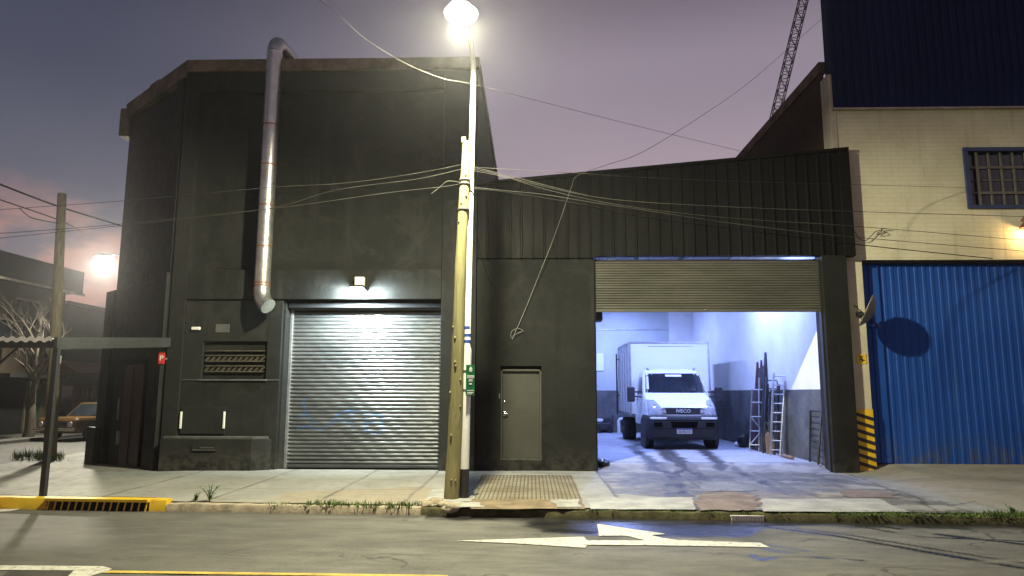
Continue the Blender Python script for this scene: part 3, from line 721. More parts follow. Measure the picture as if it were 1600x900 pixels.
# ------------------------------------------------------------------ workshop (garage)
W0, W1 = -1.17, 6.62
t = ws = thing('black_workshop', (2.7, 15, 0), 'low black workshop with ribbed cladding and a half open roller door', 'building')
ox0, ox1 = 1.335, 6.14
OT = 4.5
def top_z(x): return 6.13+(6.86-6.13)*(x+1.17)/8.0
def Wx(name, mat, *boxes, bevel=.008, parent=None):
    g = G()
    for b in boxes: g.box(*b)
    return g.build(name, mat, parent or ws, bevel=bevel)
dx0, dx1, dz0, dz1 = -.655, .205, .21, 2.15
Wx('wall', MT['black_shed'], (W0, dx0, 15.0, 15.25, -.2, 4.49), (dx1, ox0, 15.0, 15.25, -.2, 4.49), (dx0, dx1, 15.0, 15.25, dz1, 4.49), (dx0, dx1, 15.0, 15.25, -.2, dz0), bevel=0)
Wx('pillar', MT['black_shed'], (ox1, 6.66, 14.93, 15.42, -.2, OT-.005), bevel=.012)
# cladding with raised ribs, sloping top
g = G(); xs = []; x = W0
while x < 6.83:
    xs.append((x, 0)); xs.append((x+.19, 0)); xs.append((x+.203, 1)); xs.append((x+.232, 1)); xs.append((x+.245, 0)); x += .246
front = [[], []]
for x, up in xs:
    if x > 6.84: break
    yb = 14.96-(.032 if up else 0)
    front[0].append((x, yb, 4.455 if x < ox0 else 4.50)); front[1].append((x, yb, top_z(x)-.06))
mid = [[(p[0], p[1]-0., 4.455+(top_z(p[0])-.06-4.455)*k/6) for p in front[0]] for k in range(7)]
mid[0] = front[0]
g.grid(mid); g.build('cladding', MT['black_clad'], ws, fix=False)
g = G(); g.prism([(W0, 14.965, 4.50), (6.84, 14.965, 4.50), (6.84, 14.965, top_z(6.84)-.065), (W0, 14.965, top_z(W0)-.065)], (0, .2, 0)); g.build('fascia_frame', MT['black_shed'], ws)
g = G(); g.prism([(W0, 14.90, top_z(W0)-.058), (6.86, 14.90, top_z(6.86)-.058), (6.86, 14.90, top_z(6.86)+.01), (W0, 14.90, top_z(W0)+.01)], (0, .3, 0)); g.build('cap_flashing', MT['black_clad'], ws, bevel=.006)
Wx('fascia_end', MT['black_clad'], (6.63, 6.86, 14.91, 15.09, 4.47, top_z(6.7)-.062))
# steel door
d = Wx('door', MT['door_grey'], (dx0+.04, dx1-.04, 15.10, 15.15, dz0+.03, dz1-.11), bevel=.006)
Wx('frame', MT['door_frame'], (dx0+.002, dx0+.038, 15.04, 15.2, dz0, dz1-.10), (dx1-.038, dx1-.002, 15.04, 15.2, dz0, dz1-.10), (dx0+.038, dx1-.038, 15.04, 15.2, dz1-.108, dz1-.07), (dx0, dx1, 15.03, 15.2, dz0-.02, dz0+.028), parent=d, bevel=.003)
Wx('lintel_panel', MT['black_shed'], (dx0, dx1, 15.12, 15.2, dz1-.068, dz1), parent=d, bevel=0)
Wx('handle', MT['chrome'], (dx0+.055, dx0+.105, 15.055, 15.095, 1.10, 1.20), (dx0+.068, dx0+.15, 15.03, 15.055, 1.15, 1.17), parent=d, bevel=.006)
Wx('lock', MT['chrome'], (dx0+.07, dx0+.10, 15.075, 15.098, 1.38, 1.42), parent=d, bevel=.004)
Wx('bell_plate', MT['grey_steel'], (dx0-.035, dx0-.012, 14.985, 14.999, 1.47, 1.58), bevel=.003)
# half open shutter
sh = shutter('roller_shutter', MT['shutter_dirty'], ws, ox0+.03, ox1-.03, 15.10, 3.37, 4.40, .055, .024, None, 30)
Wx('bottom_bar', MT['shutter_dirty'], (ox0+.02, ox1-.02, 15.07, 15.12, 3.30, 3.368), parent=sh, bevel=.006)
Wx('lock', MT['chrome'], (3.66, 3.73, 15.05, 15.07, 3.335, 3.365), parent=sh)
Wx('top_rail', MT['black_steel'], (ox0+.01, ox1-.01, 15.08, 15.14, 4.402, 4.435), parent=sh)
Wx('guide_rail', MT['black_steel'], (ox0+.002, ox0+.03, 15.05, 15.16, .02, 4.44), parent=sh, bevel=.003)
Wx('guide_rail', MT['black_steel'], (ox1-.03, ox1-.002, 15.05, 15.16, .02, 4.44), parent=sh, bevel=.003)
# interior
BW = 27.5
Wx('side_wall', MT['inner_white'], (6.2, 6.5, 15.425, BW, 1.68, 5.75), bevel=0)
Wx('side_wall_dado', MT['inner_dado'], (6.197, 6.5, 15.425, BW, -.1, 1.677), bevel=0)
Wx('side_wall', MT['inner_back'], (.6, .9, 15.26, BW, 1.68, 5.75), bevel=0)
Wx('side_wall_dado', MT['inner_dado'], (.6, .903, 15.26, BW, -.1, 1.677), bevel=0)
Wx('back_wall', MT['inner_back'], (.9, 5.30, BW, BW+.2, 1.68, 5.75), bevel=0)
Wx('back_wall', MT['inner_white'], (5.302, 6.2, BW-.03, BW+.2, 1.68, 5.75), bevel=0)
Wx('back_wall_dado', MT['inner_dado'], (.9, 6.2, BW-.033, BW+.2, -.1, 1.677), bevel=0)
p = PY(936,566,BW); Wx('wall_hatch', MT['inner_white'], (2.0, p.x+.17, BW-.04, BW-.002, p.z-.33, p.z+.33), bevel=.01)
p0 = PY(930,515,BW); Wx('conduit', MT['roof_sheet'], (.9, 5.3, BW-.03, BW-.002, p0.z-.02, p0.z+.02), bevel=.004)
p = PY(932,497,15.9); Wx('door_motor', MT['dark_pipe'], (ox0-.3, p.x+.1, 15.5, 15.9, p.z-.1, p.z+.1), bevel=.02)
g = G(); xs = [(W0+.3)+.12*i for i in range(60)]
g.grid([[(x, yy, 5.75+.03*(i % 2)) for i, x in enumerate(xs)] for yy in (15.22, BW+.2)]); g.build('roof', MT['roof_sheet'], ws, fix=False)
g = G()
for yy in (16.2, 18.2, 20.2, 22.2, 24.2, 26.2): g.box(.9, 6.2, yy-.05, yy+.05, 5.55, 5.70)
g.build('purlin', MT['purlin'], ws)
g = G()
for x in (1.9, 3.1, 4.4): g.box(x-.05, x+.05, 15.3, BW, 5.38, 5.545)
g.build('rafter', MT['purlin'], ws)
g = G(); g.box(W0-.0, .6, 15.25, 15.3, -.2, 5.7); g.build('inner_lining', MT['inner_back'], ws)

# garage lamps
LED = emis('cold tube', (.70,.80,1.), 14)
def tube_light(x, y, label, first=[None]):
    if first[0] is None:
        o = thing('tube_light', (x, y, 5.0), label, 'ceiling light', 'tube lights of the garage')
        g = G(); g.box(x-.09, x+.09, y-.65, y+.65, 5.0, 5.06); g.build('housing', MT['white_steel'], o, bevel=.01)
        for q in (-.5, .49): G().box(x-.006, x+.006, y+q, y+q+.01, 5.06, 5.55).build('hanger', MT['grey_steel'], o)
        for q in (-.045, .045):
            g = G(); g.tube([(x+q, y-.6, 4.98), (x+q, y+.6, 4.98)], .016, 10); g.build('tube', LED, o)
        first[0] = o
    else:
        o = copy_tree(first[0]); o.location = (x, y, 5.0); o['label'] = label
    return o
LT = []
for x, y, l in ((5.3, 17.0, 'ceiling tube light nearest the roller door on the white wall side'), (5.7, 18.9, 'ceiling tube light between the roller door and the truck cab'),
                (3.0, 25.0, 'ceiling tube light above the rear of the truck box'), (2.1, 18.8, 'ceiling tube light over the empty bay left of the truck')):
    tube_light(x, y, l); LT.append((x, y))

# ------------------------------------------------------------------ warehouse (right)
WF = 15.1
t = wh = thing('blue_warehouse', (10, WF, 0), 'cream brick warehouse with navy metal cladding and a big blue gate', 'building')
wx0, wx1 = 6.68, 15.0; gx0 = 7.06; gt = 4.42
def Hx(name, mat, *boxes, bevel=.008, parent=None):
    g = G()
    for b in boxes: g.box(*b)
    return g.build(name, mat, parent or wh, bevel=bevel)
wz0, wz1, wwx = 5.56, 6.86, 9.43
Hx('wall', MT['cream_brick'], (wx0, wwx, WF, WF+.3, gt, 7.79), (wwx, 12.4, WF, WF+.3, wz1, 7.79), (wwx, 12.4, WF, WF+.3, gt, wz0), (12.4, wx1, WF, WF+.3, gt, 7.79), (wx0, wx1, WF+.302, 40, gt, 7.7), bevel=0)
Hx('gate_jamb', MT['cream'], (wx0, gx0, WF, WF+.45, -.1, gt-.002), bevel=.01)
Hx('edge_pier', MT['cream'], (6.585, 6.72, WF-.02, WF+.4, 6.55, 8.62), bevel=.01)
g = G(); g.box(6.62, 6.68, WF+.41, 40, 3, 8.85); g.build('gable_wall', MT['side_brick'], wh)
g = G(); g.box(6.585, 6.75, WF+.41, 40, 8.853, 9.12); g.build('coping', MT['coping'], wh, bevel=.01)
# navy cladding
g = G(); rows = []
xs = []; x = 6.66
while x < wx1: xs += [(x, 0), (x+.10, 0), (x+.12, 1), (x+.16, 1), (x+.18, 0)]; x += .182
rows = [[(x, WF-.05-(.028 if u else 0), z) for x, u in xs] for z in (7.80, 9.5, 11.5, 13.5)]
g.grid(rows); g.build('cladding', MT['blue_clad'], wh, fix=False)
g = G(); g.box(6.665, wx1, WF-.045, WF+.28, 7.803, 13.5); g.build('upper_storey', MT['blue_clad'], wh)
g = G(); g.box(6.64, wx1, WF-.11, WF-.0, 7.765, 7.80); g.build('drip_flashing', MT['gutter'], wh, bevel=.004)
# window
w = Hx('window', MT['glass_dark'], (wwx+.04, 12.36, WF+.10, WF+.13, wz0+.04, wz1-.04), bevel=0)
Hx('frame', MT['blue_frame'], (wwx-.05, 12.45, WF-.05, WF+.12, wz1-.05, wz1+.035), (wwx-.05, 12.45, WF-.05, WF+.12, wz0-.035, wz0+.05), (wwx-.05, wwx+.05, WF-.048, WF+.12, wz0+.052, wz1-.052), parent=w, bevel=.006)
g = G()
for i in range(12): x = wwx+.28+i*.262; g.box(x-.016, x+.016, WF+.06, WF+.098, wz0+.05, wz1-.05)
g.box(wwx+.235, wwx+.30, WF+.045, WF+.098, wz0+.05, wz1-.05)
for q in (.26, .70): z = wz0+(wz1-wz0)*q; g.box(wwx+.05, 12.36, WF+.05, WF+.097, z-.028, z+.028)
z = wz0+(wz1-wz0)*.48; g.box(wwx+.05, 12.36, WF+.07, WF+.096, z-.012, z+.012)
g.build('glazing_bars', MT['putty'], w)
# gate
GY = 15.33
g = G(); xs = []; x = gx0+.42
while x < wx1: xs += [(x, 0), (x+.085, 0), (x+.10, 1), (x+.155, 1), (x+.17, 0)]; x += .171
rows = [[(x, GY-(.012 if u else 0)+.004*math.sin(z*2.1+x), z) for x, u in xs] for z in [.15+.281*k for k in range(16)]]
g.grid(rows); gate = g.build('gate', MT['blue_gate'], wh, fix=False)
Hx('stile', MT['blue_gate'], (gx0+.01, gx0+.20, GY-.03, GY+.05, .16, gt-.06), (gx0+.204, gx0+.418, GY-.045, GY+.05, .16, gt-.06), parent=gate, bevel=.006)
Hx('top_channel', MT['black_steel'], (gx0+.002, wx1, WF+.1, GY+.2, gt-.055, gt-.002), parent=gate, bevel=.004)
Hx('latch', MT['blue_gate'], (gx0+.01, gx0+.30, GY-.10, GY-.05, 3.0, 3.05), parent=gate, bevel=.004)
Hx('floor_gap', MT['dark'], (gx0+.42, wx1, GY+.03, GY+.06, .02, .3), parent=gate, bevel=0)
# hazard stripes on the jamb
zs0, zs1 = .0, 1.27
hz = Hx('hazard_panel', MT['hazard_yellow'], (wx0-.006, gx0+.004, WF-.012, WF-.001, zs0, zs1), bevel=0)
g = G(); wdt = gx0-wx0
for k in range(-1, 9):
    z = zs0+.03+k*.165; q = [(wx0-.008, z+.13), (wx0-.008, z+.205), (gx0+.006, z+.08), (gx0+.006, z+.005)]
    q = [(a, min(max(b, zs0), zs1-.002)) for a, b in q]
    if max(b for a, b in q)-min(b for a, b in q) > .06 and len(set(q)) == 4: g.prism([(a, WF-.018, b) for a, b in q], (0, .005, 0))
g.build('black_stripes', MT['black_steel'], hz)

# wall lamp over the gate
p = PY(1600,356,WF-.2)
t = thing('gate_lamp', (p.x+.08, WF-.02, p.z), 'rusty red bracket lamp glowing warm above the blue gate', 'lamp')
lx2, lz2 = p.x+.08, p.z+.08
g = G(); g.tube([(lx2+.02, WF-.002, lz2+.12), (lx2, WF-.12, lz2+.16), (lx2-.02, WF-.24, lz2+.08)], .018, 8); g.build('arm', MT['rust'], t, smooth=50)
g = G(); g.lathe((lx2-.02, WF-.24, lz2-.05), [(.16,-.04),(.15,.0),(.10,.06),(.04,.12),(.02,.14)], 20); g.build('shade', MT['rust'], t, smooth=50)
g = G(); g.lathe((lx2-.02, WF-.24, lz2-.12), [(.015,-.05),(.05,-.03),(.06,.01),(.04,.04)], 16); g.build('bulb', emis('warm bulb', (1.,.72,.32), 25), t, smooth=60)

# satellite dish
p = PY(1350,494,WF-.05)
t = thing('satellite_dish', (6.98, WF, 3.2), 'small grey satellite dish bracketed to the cream gate jamb', 'dish')
dc = PY(1357,490,WF-.38)
g = G(); g.bar((6.93, WF-.002, dc.z+.02), (7.0, WF-.40, dc.z+.01), .05, .05); g.lathe((6.92, WF-.02, dc.z+.02), [(.07,-.01),(.07,.012)], 14, 'y'); g.build('bracket', MT['black_steel'], t)
g = G(); n = 26; rows = []
for i in range(7):
    r = .36*i/6; rows.append([V((r*math.cos(2*math.pi*k/n)*.92, r*math.sin(2*math.pi*k/n), .16*(r/.36)**2)) for k in range(n+1)])
g.grid(rows); g.grid([[p+V((0,0,-.012)) for p in r] for r in rows]); g.add([p for k in range(n+1) for p in (rows[-1][k], rows[-1][k]+V((0,0,-.012)))], [(2*k,2*k+1,2*k+3,2*k+2) for k in range(n)])
o = g.build('reflector', MT['dish'], t, local=True, smooth=60, fix=False)
def aim(o, loc, dirn, roll=0):
    q = V(dirn).to_track_quat('Z', 'Y'); o.rotation_mode = 'QUATERNION'; o.rotation_quaternion = q; o.location = loc
dn = V((-.84, .32, .43)).normalized()
aim(o, V((7.02, WF-.44, dc.z))-off(t), dn)
fp = V((7.02, WF-.44, dc.z))+dn*.38
g = G(); g.bar(V((7.02, WF-.44, dc.z))+V((.12,0,-.28)), fp, .02); g.tube([fp-dn*.06, fp+dn*.02], .025, 10); g.build('feed_arm', MT['black_steel'], t)
# yellow warning sign
p = PY(1346,561,WF)
t = thing('warning_sign', (p.x, WF, p.z), 'small yellow electrical warning sign on the cream gate jamb', 'sign')
g = G(); g.box(p.x-.10, p.x+.10, WF-.012, WF-.002, p.z-.10, p.z+.10); g.build('panel', MT['hazard_yellow'], t, bevel=.003)
g = G(); z = p.z; x = p.x
for q in ([(-.06,.05),(.02,.07),(.03,.05),(-.03,.035)], [(-.03,.035),(.0,.045),(.03,-.01),(.0,-.015)], [(-.05,.0),(.06,-.02),(.06,-.04),(-.045,-.02)], [(.01,-.02),(.035,-.025),(.0,-.075),(-.02,-.065)]):
    g.prism([(x+a, WF-.0165, z+b) for a, b in q], (0, .003, 0))
g.build('pictogram', MT['black_steel'], t)

# ------------------------------------------------------------------ poles
wp = PZ(705,779,-.02)
wpt = PY(729,222,wp.y)
t = thing('wooden_pole', (wp.x, wp.y, -.02), 'pale knotty wooden utility pole leaning beside the white lamp post', 'pole')
pts = []; rad = []
for i in range(15):
    s = i/14; q = V((wp.x, wp.y, -.1)).lerp(wpt, s); q.x += .012*math.sin(s*7); pts.append(q); rad.append(.118-.045*s+.004*math.sin(i*2.3))
g = G(); g.tube(pts, rad, 18); o = g.build('shaft', MT['wood_pole'], t, smooth=60)
for i in range(14):
    s = random.uniform(.06, .9); q = V((wp.x, wp.y, -.1)).lerp(wpt, s); a = random.uniform(-2.6, -.5); rr = .118-.045*s
    g = G(); c = q+V((math.cos(a)*rr, math.sin(a)*rr, 0)); g.lathe(c-V((0,0,.0)), [(.006,-.03),(.018,-.012),(.020,.01),(.006,.032)], 10)
    g.build('knot', MT['knot'], t, smooth=60)
for zz, rr in ((5.05,.098),(4.98,.099),(4.55,.1)):
    s = (zz+.1)/(wpt.z+.1); q = V((wp.x, wp.y, -.1)).lerp(wpt, s)
    g = G(); g.lathe(q, [(.082,-.012),(rr,-.01),(rr,.01),(.082,.012)], 18); g.build('strap', MT['grey_steel'], t)
g = G(); q = wpt; g.prism([q+V((-.075,-.06,-.02)), q+V((-.01,-.07,-.02)), q+V((-.01,.06,-.02)), q+V((-.07,.06,-.02))], (0,0,.09)); g.build('split_top', MT['wood_pole'], t)

sp = PZ(725,778,-.02); LPX, LPY = sp.x, sp.y
ptop = PY(740,97,LPY)
LAMP = V((-1.06, 10.0, 7.28))
t = thing('lamp_post', (LPX, LPY, -.02), 'slim white street lamp post with black foot and glaring lamp head', 'street lamp')
g = G(); g.tube([(LPX, LPY, -.1), (LPX, LPY, .42)], .077, 20); g.build('black_foot', MT['black_steel'], t, smooth=50)
dxp = (ptop.x-LPX)/7.2
g = G(); g.tube([(LPX, LPY, .42), (LPX+dxp*2.2, LPY, 2.25), (LPX+dxp*2.2, LPY, 2.28)], [.074,.070,.066], 20); g.build('lower_shaft', MT['white_steel'], t, smooth=50)
g = G(); g.tube([(LPX+dxp*2.2, LPY, 2.28), (LPX+dxp*2.25, LPY, 2.33), (ptop.x, LPY, 6.9)], [.066,.050,.046], 18); g.build('upper_shaft', MT['white_steel'], t, smooth=50)
g = G(); q = [V((ptop.x, LPY, 6.88)), V((ptop.x, LPY-.04, 7.08)), V((ptop.x-.02, LPY-.22, 7.25)), V((ptop.x-.04, LPY-.55, 7.35)), LAMP+V((0,.30,.06))]
g.tube(q, [.046,.043,.038,.034,.03], 14); g.build('arm', MT['white_steel'], t, smooth=60)
g = G(); rows = []
prof = [(-.36,.05,.03),(-.30,.13,.06),(-.1,.20,.10),(.15,.20,.11),(.32,.13,.08),(.40,.05,.05)]
for yy, wx, hz_ in prof: rows.append([LAMP+V((wx*math.cos(a), yy, .02+max(0, math.sin(a))*hz_-max(0,-math.sin(a))*.01)) for a in [2*math.pi*k/16 for k in range(17)]])
g.grid(rows); g.build('lamp_head', MT['grey_steel'], t, smooth=60)
g = G(); rows = []
for i in range(7):
    ph = math.pi/2*i/6; rows.append([LAMP+V((.25*math.cos(ph)*math.cos(a), -.02+.30*math.cos(ph)*math.sin(a), -.002-.12*math.sin(ph))) for a in [2*math.pi*k/24 for k in range(25)]])
g.grid(rows); lens = g.build('lens', emis('sodium led lens', (1.,.93,.72), 25), t, smooth=60)
# stickers on the post
for zz, mm in ((2.62,'plate_blue'),(2.50,'plate_blue'),(2.40,'plate_blue')):
    g = G(); g.lathe((LPX+dxp*2.4, LPY, zz), [(.0495,-.025),(.051,-.024),(.051,.024),(.0495,.025)], 18); g.build('sticker', MT[mm], t)
# green sign on the post
p = PY(732,594,LPY-.08)
t = thing('green_sign', (p.x, LPY-.08, p.z), 'narrow green information sign strapped to the white lamp post', 'sign')
sg = G(); sg.box(-.085, .085, -.004, .004, -.24, .24); tr = V((LPX+.085, LPY-.085, p.z))
o = sg.build('panel', MT['green_sign'], t, local=True, bevel=.003); ang = R(42)
o.location = tr-off(t); o.rotation_euler = (0, 0, ang)
def sign_mark(boxes, rnd=False):
    g = G()
    for b in boxes: g.box(b[0], b[1], -.008, -.005, b[2], b[3])
    q = g.build('lettering', MT['sign_white'], t, local=True); q.location = tr-off(t); q.rotation_euler = (0, 0, ang)
sign_mark([(-.018,.022,.13,.16),(-.026,.03,.145,.19),(-.015,.02,.19,.21)])
sign_mark([(-.07,.07,.055,.075),(-.07,.07,.03,.042)])
sign_mark([(-.035,.04,-.005,.012),(-.04,.035,-.02,-.012),(-.025,.025,-.07,-.045),(-.07,.07,-.165,-.155),(-.06,.06,-.2,-.185),(-.06,.03,-.22,-.21)])
for q in (.15, -.15):
    g = G(); g.lathe((LPX+dxp*1.9, LPY, p.z+q), [(.071,-.012),(.078,-.011),(.078,.011),(.071,.012)], 18); g.build('strap', MT['grey_steel'], t)

# far pole on the corner
fp0 = PZ(78,718,-.08); fp1 = PY(97,303,fp0.y+.3)
t = thing('street_pole', (fp0.x, fp0.y, -.08), 'dark old wooden pole standing in weeds behind the canopy post', 'pole')
g = G(); g.tube([V((fp0.x, fp0.y, -.2)).lerp(fp1, k/8) for k in range(9)], [.15-.045*k/8 for k in range(9)], 14); g.build('shaft', MT['wood_dark'], t, smooth=60)
q = V((fp0.x, fp0.y, -.2)).lerp(fp1, .37); g = G(); g.box(q.x+.14, q.x+.2, q.y-.08, q.y-.02, q.z-.1, q.z+.1); g.build('insulator', MT['white_plastic'], t, bevel=.01)

# side street lamp
SL = PY(163,403,26.0)
t = thing('side_street_lamp', (-12.7, 26.4, RZ), 'bright street lamp glaring over the side street left of the corner building', 'street lamp')
g = G(); g.tube([(-12.7, 26.4, -.1), (-12.7, 26.4, 6.3), (-12.9, 26.35, 6.7), (-13.6, 26.2, 6.95), (SL.x+.3, 26.0, SL.z+.12)], [.09,.07,.05,.04,.03], 12); g.build('post', MT['grey_steel'], t, smooth=60)
g = G(); g.lathe((SL.x, 26, SL.z+.02), [(.1,.16),(.26,.10),(.3,.02),(.28,0.)][::-1], 20); g.build('lamp_head', MT['grey_steel'], t, smooth=50)
g = G(); g.lathe((SL.x, 26, SL.z), [(.02,-.22),(.2,-.18),(.31,-.09),(.34,-.01)], 24); g.build('lens', emis('white led lens', (1.,.97,.86), 22), t, smooth=60)

# ------------------------------------------------------------------ cables
def cable(label, pts, r, mat, name='overhead_cable', group='overhead cables'):
    P = [PY(a, b, y) for a, b, y in pts]
    Q = []                                                            # Catmull-Rom through the points
    for i in range(len(P)-1):
        p0, p1, p2, p3 = P[max(i-1,0)], P[i], P[i+1], P[min(i+2,len(P)-1)]
        for k in range(8):
            s = k/8; Q.append(.5*((2*p1)+(p2-p0)*s+(2*p0-5*p1+4*p2-p3)*s*s+(3*p1-p0-3*p2+p3)*s**3))
    Q.append(P[-1]); g = G(); g.tube(Q, r, 6)
    return tag(g.build(name, MT[mat], smooth=60), label, 'cable', group)
pd = wp.y
cable('weathered cable from the top strap of the wooden pole to the left, uppermost of three', [(722,257,pd),(650,271,pd),(540,286,pd),(435,292,pd),(300,304,pd),(190,314,pd),(-20,329,pd)], .0042, 'cable_light')
cable('weathered cable from the top strap of the wooden pole to the left, middle one', [(722,264,pd),(650,280,pd),(525,297,pd),(425,325,pd),(250,346,pd),(-20,374,pd)], .0042, 'cable_light')
cable('weathered cable from the lower strap of the wooden pole to the left', [(722,287,pd),(690,292,pd),(600,302,pd),(450,323,pd),(270,342,pd),(120,356,pd),(-20,366,pd)], .0045, 'cable_light')
cable('thick black cable sloping down to the right above the dark street pole', [(-20,280,15),(0,288,15.4),(90,322,18),(187,352,22),(215,360,23)], .022, 'cable_dark')
cable('black cable sloping down behind the dark street pole toward the side street lamp', [(-20,305,15),(0,312,15.4),(95,345,19),(128,363,21.5)], .014, 'cable_dark')
cable('frayed thin wire hanging loosely beside the dark street pole', [(30,325,15),(45,338,16),(60,343,16),(80,347,17),(92,349,17.9)], .010, 'cable_dark')
cable('straight cable from the wooden pole to the barred warehouse window', [(735,261,pd),(820,266,pd),(894,270,pd),(1015,278,11.8),(1177,284,13),(1350,289,14.2),(1512,293,15.02)], .0042, 'cable_light')
cable('slack cable swooping right from the top strap of the wooden pole', [(735,263,pd),(776,272,pd),(836,288,pd),(919,306,pd),(1007,316,pd),(1177,325,pd),(1320,330,11),(1620,339,11)], .0045, 'cable_light')
cable('second slack cable swooping under the first on the right of the wooden pole', [(735,266,pd),(790,277,pd),(860,298,pd),(960,319,pd),(1080,335,pd),(1200,345,pd),(1330,353,11),(1620,377,11)], .0042, 'cable_light')
cable('cable leaving the lower strap of the wooden pole to the right', [(735,292,pd),(790,298,pd),(850,304,pd),(930,317,pd),(1010,329,pd),(1152,350,pd),(1330,370,11),(1620,394,11)], .0045, 'cable_light')
cable('lowest dark cable dropping right to the lintel of the blue gate', [(735,294,pd),(800,302,pd),(900,318,pd),(1000,338,11.6),(1152,358,12.6),(1330,381,13.8),(1551,404,15.0)], .009, 'cable_dark')
cable('short slack wire from the top strap crossing the sloped cladding edge', [(735,260,pd),(800,276,pd),(870,294,pd),(920,306,pd)], .005, 'cable_light')
cable('long sagging cable high across the sky behind the lamp head', [(480,-14,9.6),(530,24,9.8),(570,60,10),(630,97,10.2),(690,122,10.5),(740,132,10.8),(850,160,12),(1000,198,14),(1165,238,16.5)], .0042, 'cable_light')
cable('loose white drop cable hanging down the black workshop front to a coil', [(1330,-8,22),(1290,24,21.4),(1175,125,19.5),(1093,183,18),(1005,237,16),(950,257,15.2),(903,274,14.7),(893,292,14.75),(880,330,14.82),(862,380,14.85),(840,435,14.9),(820,485,14.94),(801,527,14.96),(799,519,14.95),(808,513,14.95),(817,517,14.95),(806,522,14.95),(800,531,14.96)], .0055, 'cable_white', 'drop_cable', None)
cable('thin limp wire trailing down behind the lamp post', [(741,300,LPY+.1),(741,335,LPY+.4),(746,370,12.4),(756,415,13.2),(768,445,14),(790,482,14.95)], .005, 'cable_light', 'drop_cable', None)
cable('short cut cable stub poking out left of the wooden pole', [(722,286,pd),(700,283,pd-.1),(688,292,pd-.1),(674,303,pd-.15)], .008, 'cable_light', 'cable_stub', None)
cable('tangled dark wire knot against the cream brick above the gate', [(1336,362,15.05),(1342,372,15.03),(1352,376,15.03),(1360,370,15.03),(1368,362,15.03),(1378,360,15.04),(1370,366,15.03),(1384,364,15.03),(1377,358,15.03),(1392,358,15.05)], .007, 'cable_dark', 'wire_tangle', None)

# ------------------------------------------------------------------ canopy at the corner
cx, cy = -7.66, 11.25
t = thing('corner_canopy', (cx, cy, 0), 'low corrugated canopy on thin dark posts at the building corner', 'canopy')
def cz(y): return 2.33+.075*(y-cy)
g = G(); xs = [-13.2+.076*i for i in range(int((cx+13.2)/.076)+1)]
g.grid([[(x, y, cz(y)+.10+(.022 if i % 2 else -.0)) for i, x in enumerate(xs)] for y in (cy-.12, 13, 15.9)]); g.build('roof_sheet', MT['roof_sheet'], t, fix=False)
g = G(); xe = [-13.2+.019*i for i in range(int((cx+13.2)/.019)+1)]
g.grid([[(x, cy-.13, cz(cy)+dz+.016*math.sin(x*2*math.pi/.152)) for x in xe] for dz in (.055, .125)]); g.build('sheet_edge', MT['lit_edge'], t, fix=False)
g = G(); g.bar((cx, cy-.05, cz(cy)+.03), (cx-.06, 15.35, cz(15.35)+.03), .06, .20); g.build('side_beam', MT['canopy_beam'], t, bevel=.006)
g = G(); g.bar((-13.2, cy, cz(cy)+.02), (cx-.035, cy, cz(cy)+.02), .06, .12); g.bar((-13.2, 15.8, cz(15.8)+.02), (-9.4, 15.8, cz(15.8)+.02), .06, .12)
for y in (12.5, 14): g.bar((-13.2, y, cz(y)+.03), (cx-.04, y, cz(y)+.03), .05, .08)
g.build('purlin', MT['black_steel'], t)
for x, y in ((cx, cy), (-12.1, 15.8), (-12.9, cy)):
    g = G(); g.bar((x, y, -.08), (x, y, cz(y)-.04), .085); g.build('post', MT['black_steel'], t, bevel=.006)
g = G(); g.bar((-12.1, 15.8, cz(15.8)-.5), (-11.6, 15.8, cz(15.8)-.03), .04); g.build('brace', MT['black_steel'], t)

# ------------------------------------------------------------------ houses across the side street
hx = -20.0
t = ha = thing('brick_house', (hx, 25, 0), 'two storey brick house with dark overhanging roof across the side street', 'house')
g = G(); g.box(-32, hx, 20, 29.6, -.2, 5.75); g.build('wall', MT['house_brick'], ha)
g = G(); g.box(-32, hx+.55, 19.6, 29.9, 5.75, 6.72); g.build('roof', MT['roof_dark'], ha, bevel=.03)
g = G(); g.box(hx+.56, hx+.66, 19.6, 29.9, 5.66, 5.76); g.build('gutter', MT['gutter'], ha, bevel=.02)
for px, py in ((42,489), (16,520), (80,520)):
    p = PX(px, py, hx); w = G().box(hx-.02, hx+.03, p.y-.6, p.y+.6, p.z-.45, p.z+.45).build('window', MT['glass_dark'], ha)
    g = G(); g.box(hx, hx+.05, p.y-.66, p.y+.66, p.z+.452, p.z+.54); g.box(hx, hx+.06, p.y-.7, p.y+.7, p.z-.54, p.z-.452); g.box(hx, hx+.045, p.y-.02, p.y+.02, p.z-.45, p.z+.45); g.build('frame', MT['stucco'], w)
p0, p1 = PX(34,690,hx), PX(52,690,hx)
d = G().box(hx, hx+.05, p0.y, p1.y, -.02, 1.85).build('door', MT['teal'], ha)
g = G(); g.box(hx, hx+.12, p0.y-.2, p0.y-.02, -.02, 2.0); g.box(hx, hx+.12, p1.y+.02, p1.y+.4, -.02, 2.0); g.build('frame', MT['stucco'], d)
g = G(); g.box(hx, hx+.9, p0.y-2.2, p1.y+.3, 2.1, 2.25); g.build('awning', MT['roof_dark'], ha)
g = G(); g.box(hx, hx+.08, p0.y-2.0, p0.y-.25, -.02, 2.05); g.build('shutter_door', MT['dark'], ha)
t = hb = thing('low_house', (hx, 33, 0), 'low beige house with brown framed windows behind the parked mustard car', 'house')
g = G(); g.box(-32, hx, 29.65, 41, -.2, 2.45); g.build('wall', MT['stucco'], hb)
g = G(); g.box(-32, hx-.1, 29.65, 41, 2.45, 5.3); g.build('upper_wall', MT['stucco_dark'], hb)
g = G(); g.box(-32, hx+.1, 29.65, 41, 5.3, 5.45); g.box(-27, -24, 31, 33, 5.45, 6.2); g.build('roof', MT['roof_dark'], hb)
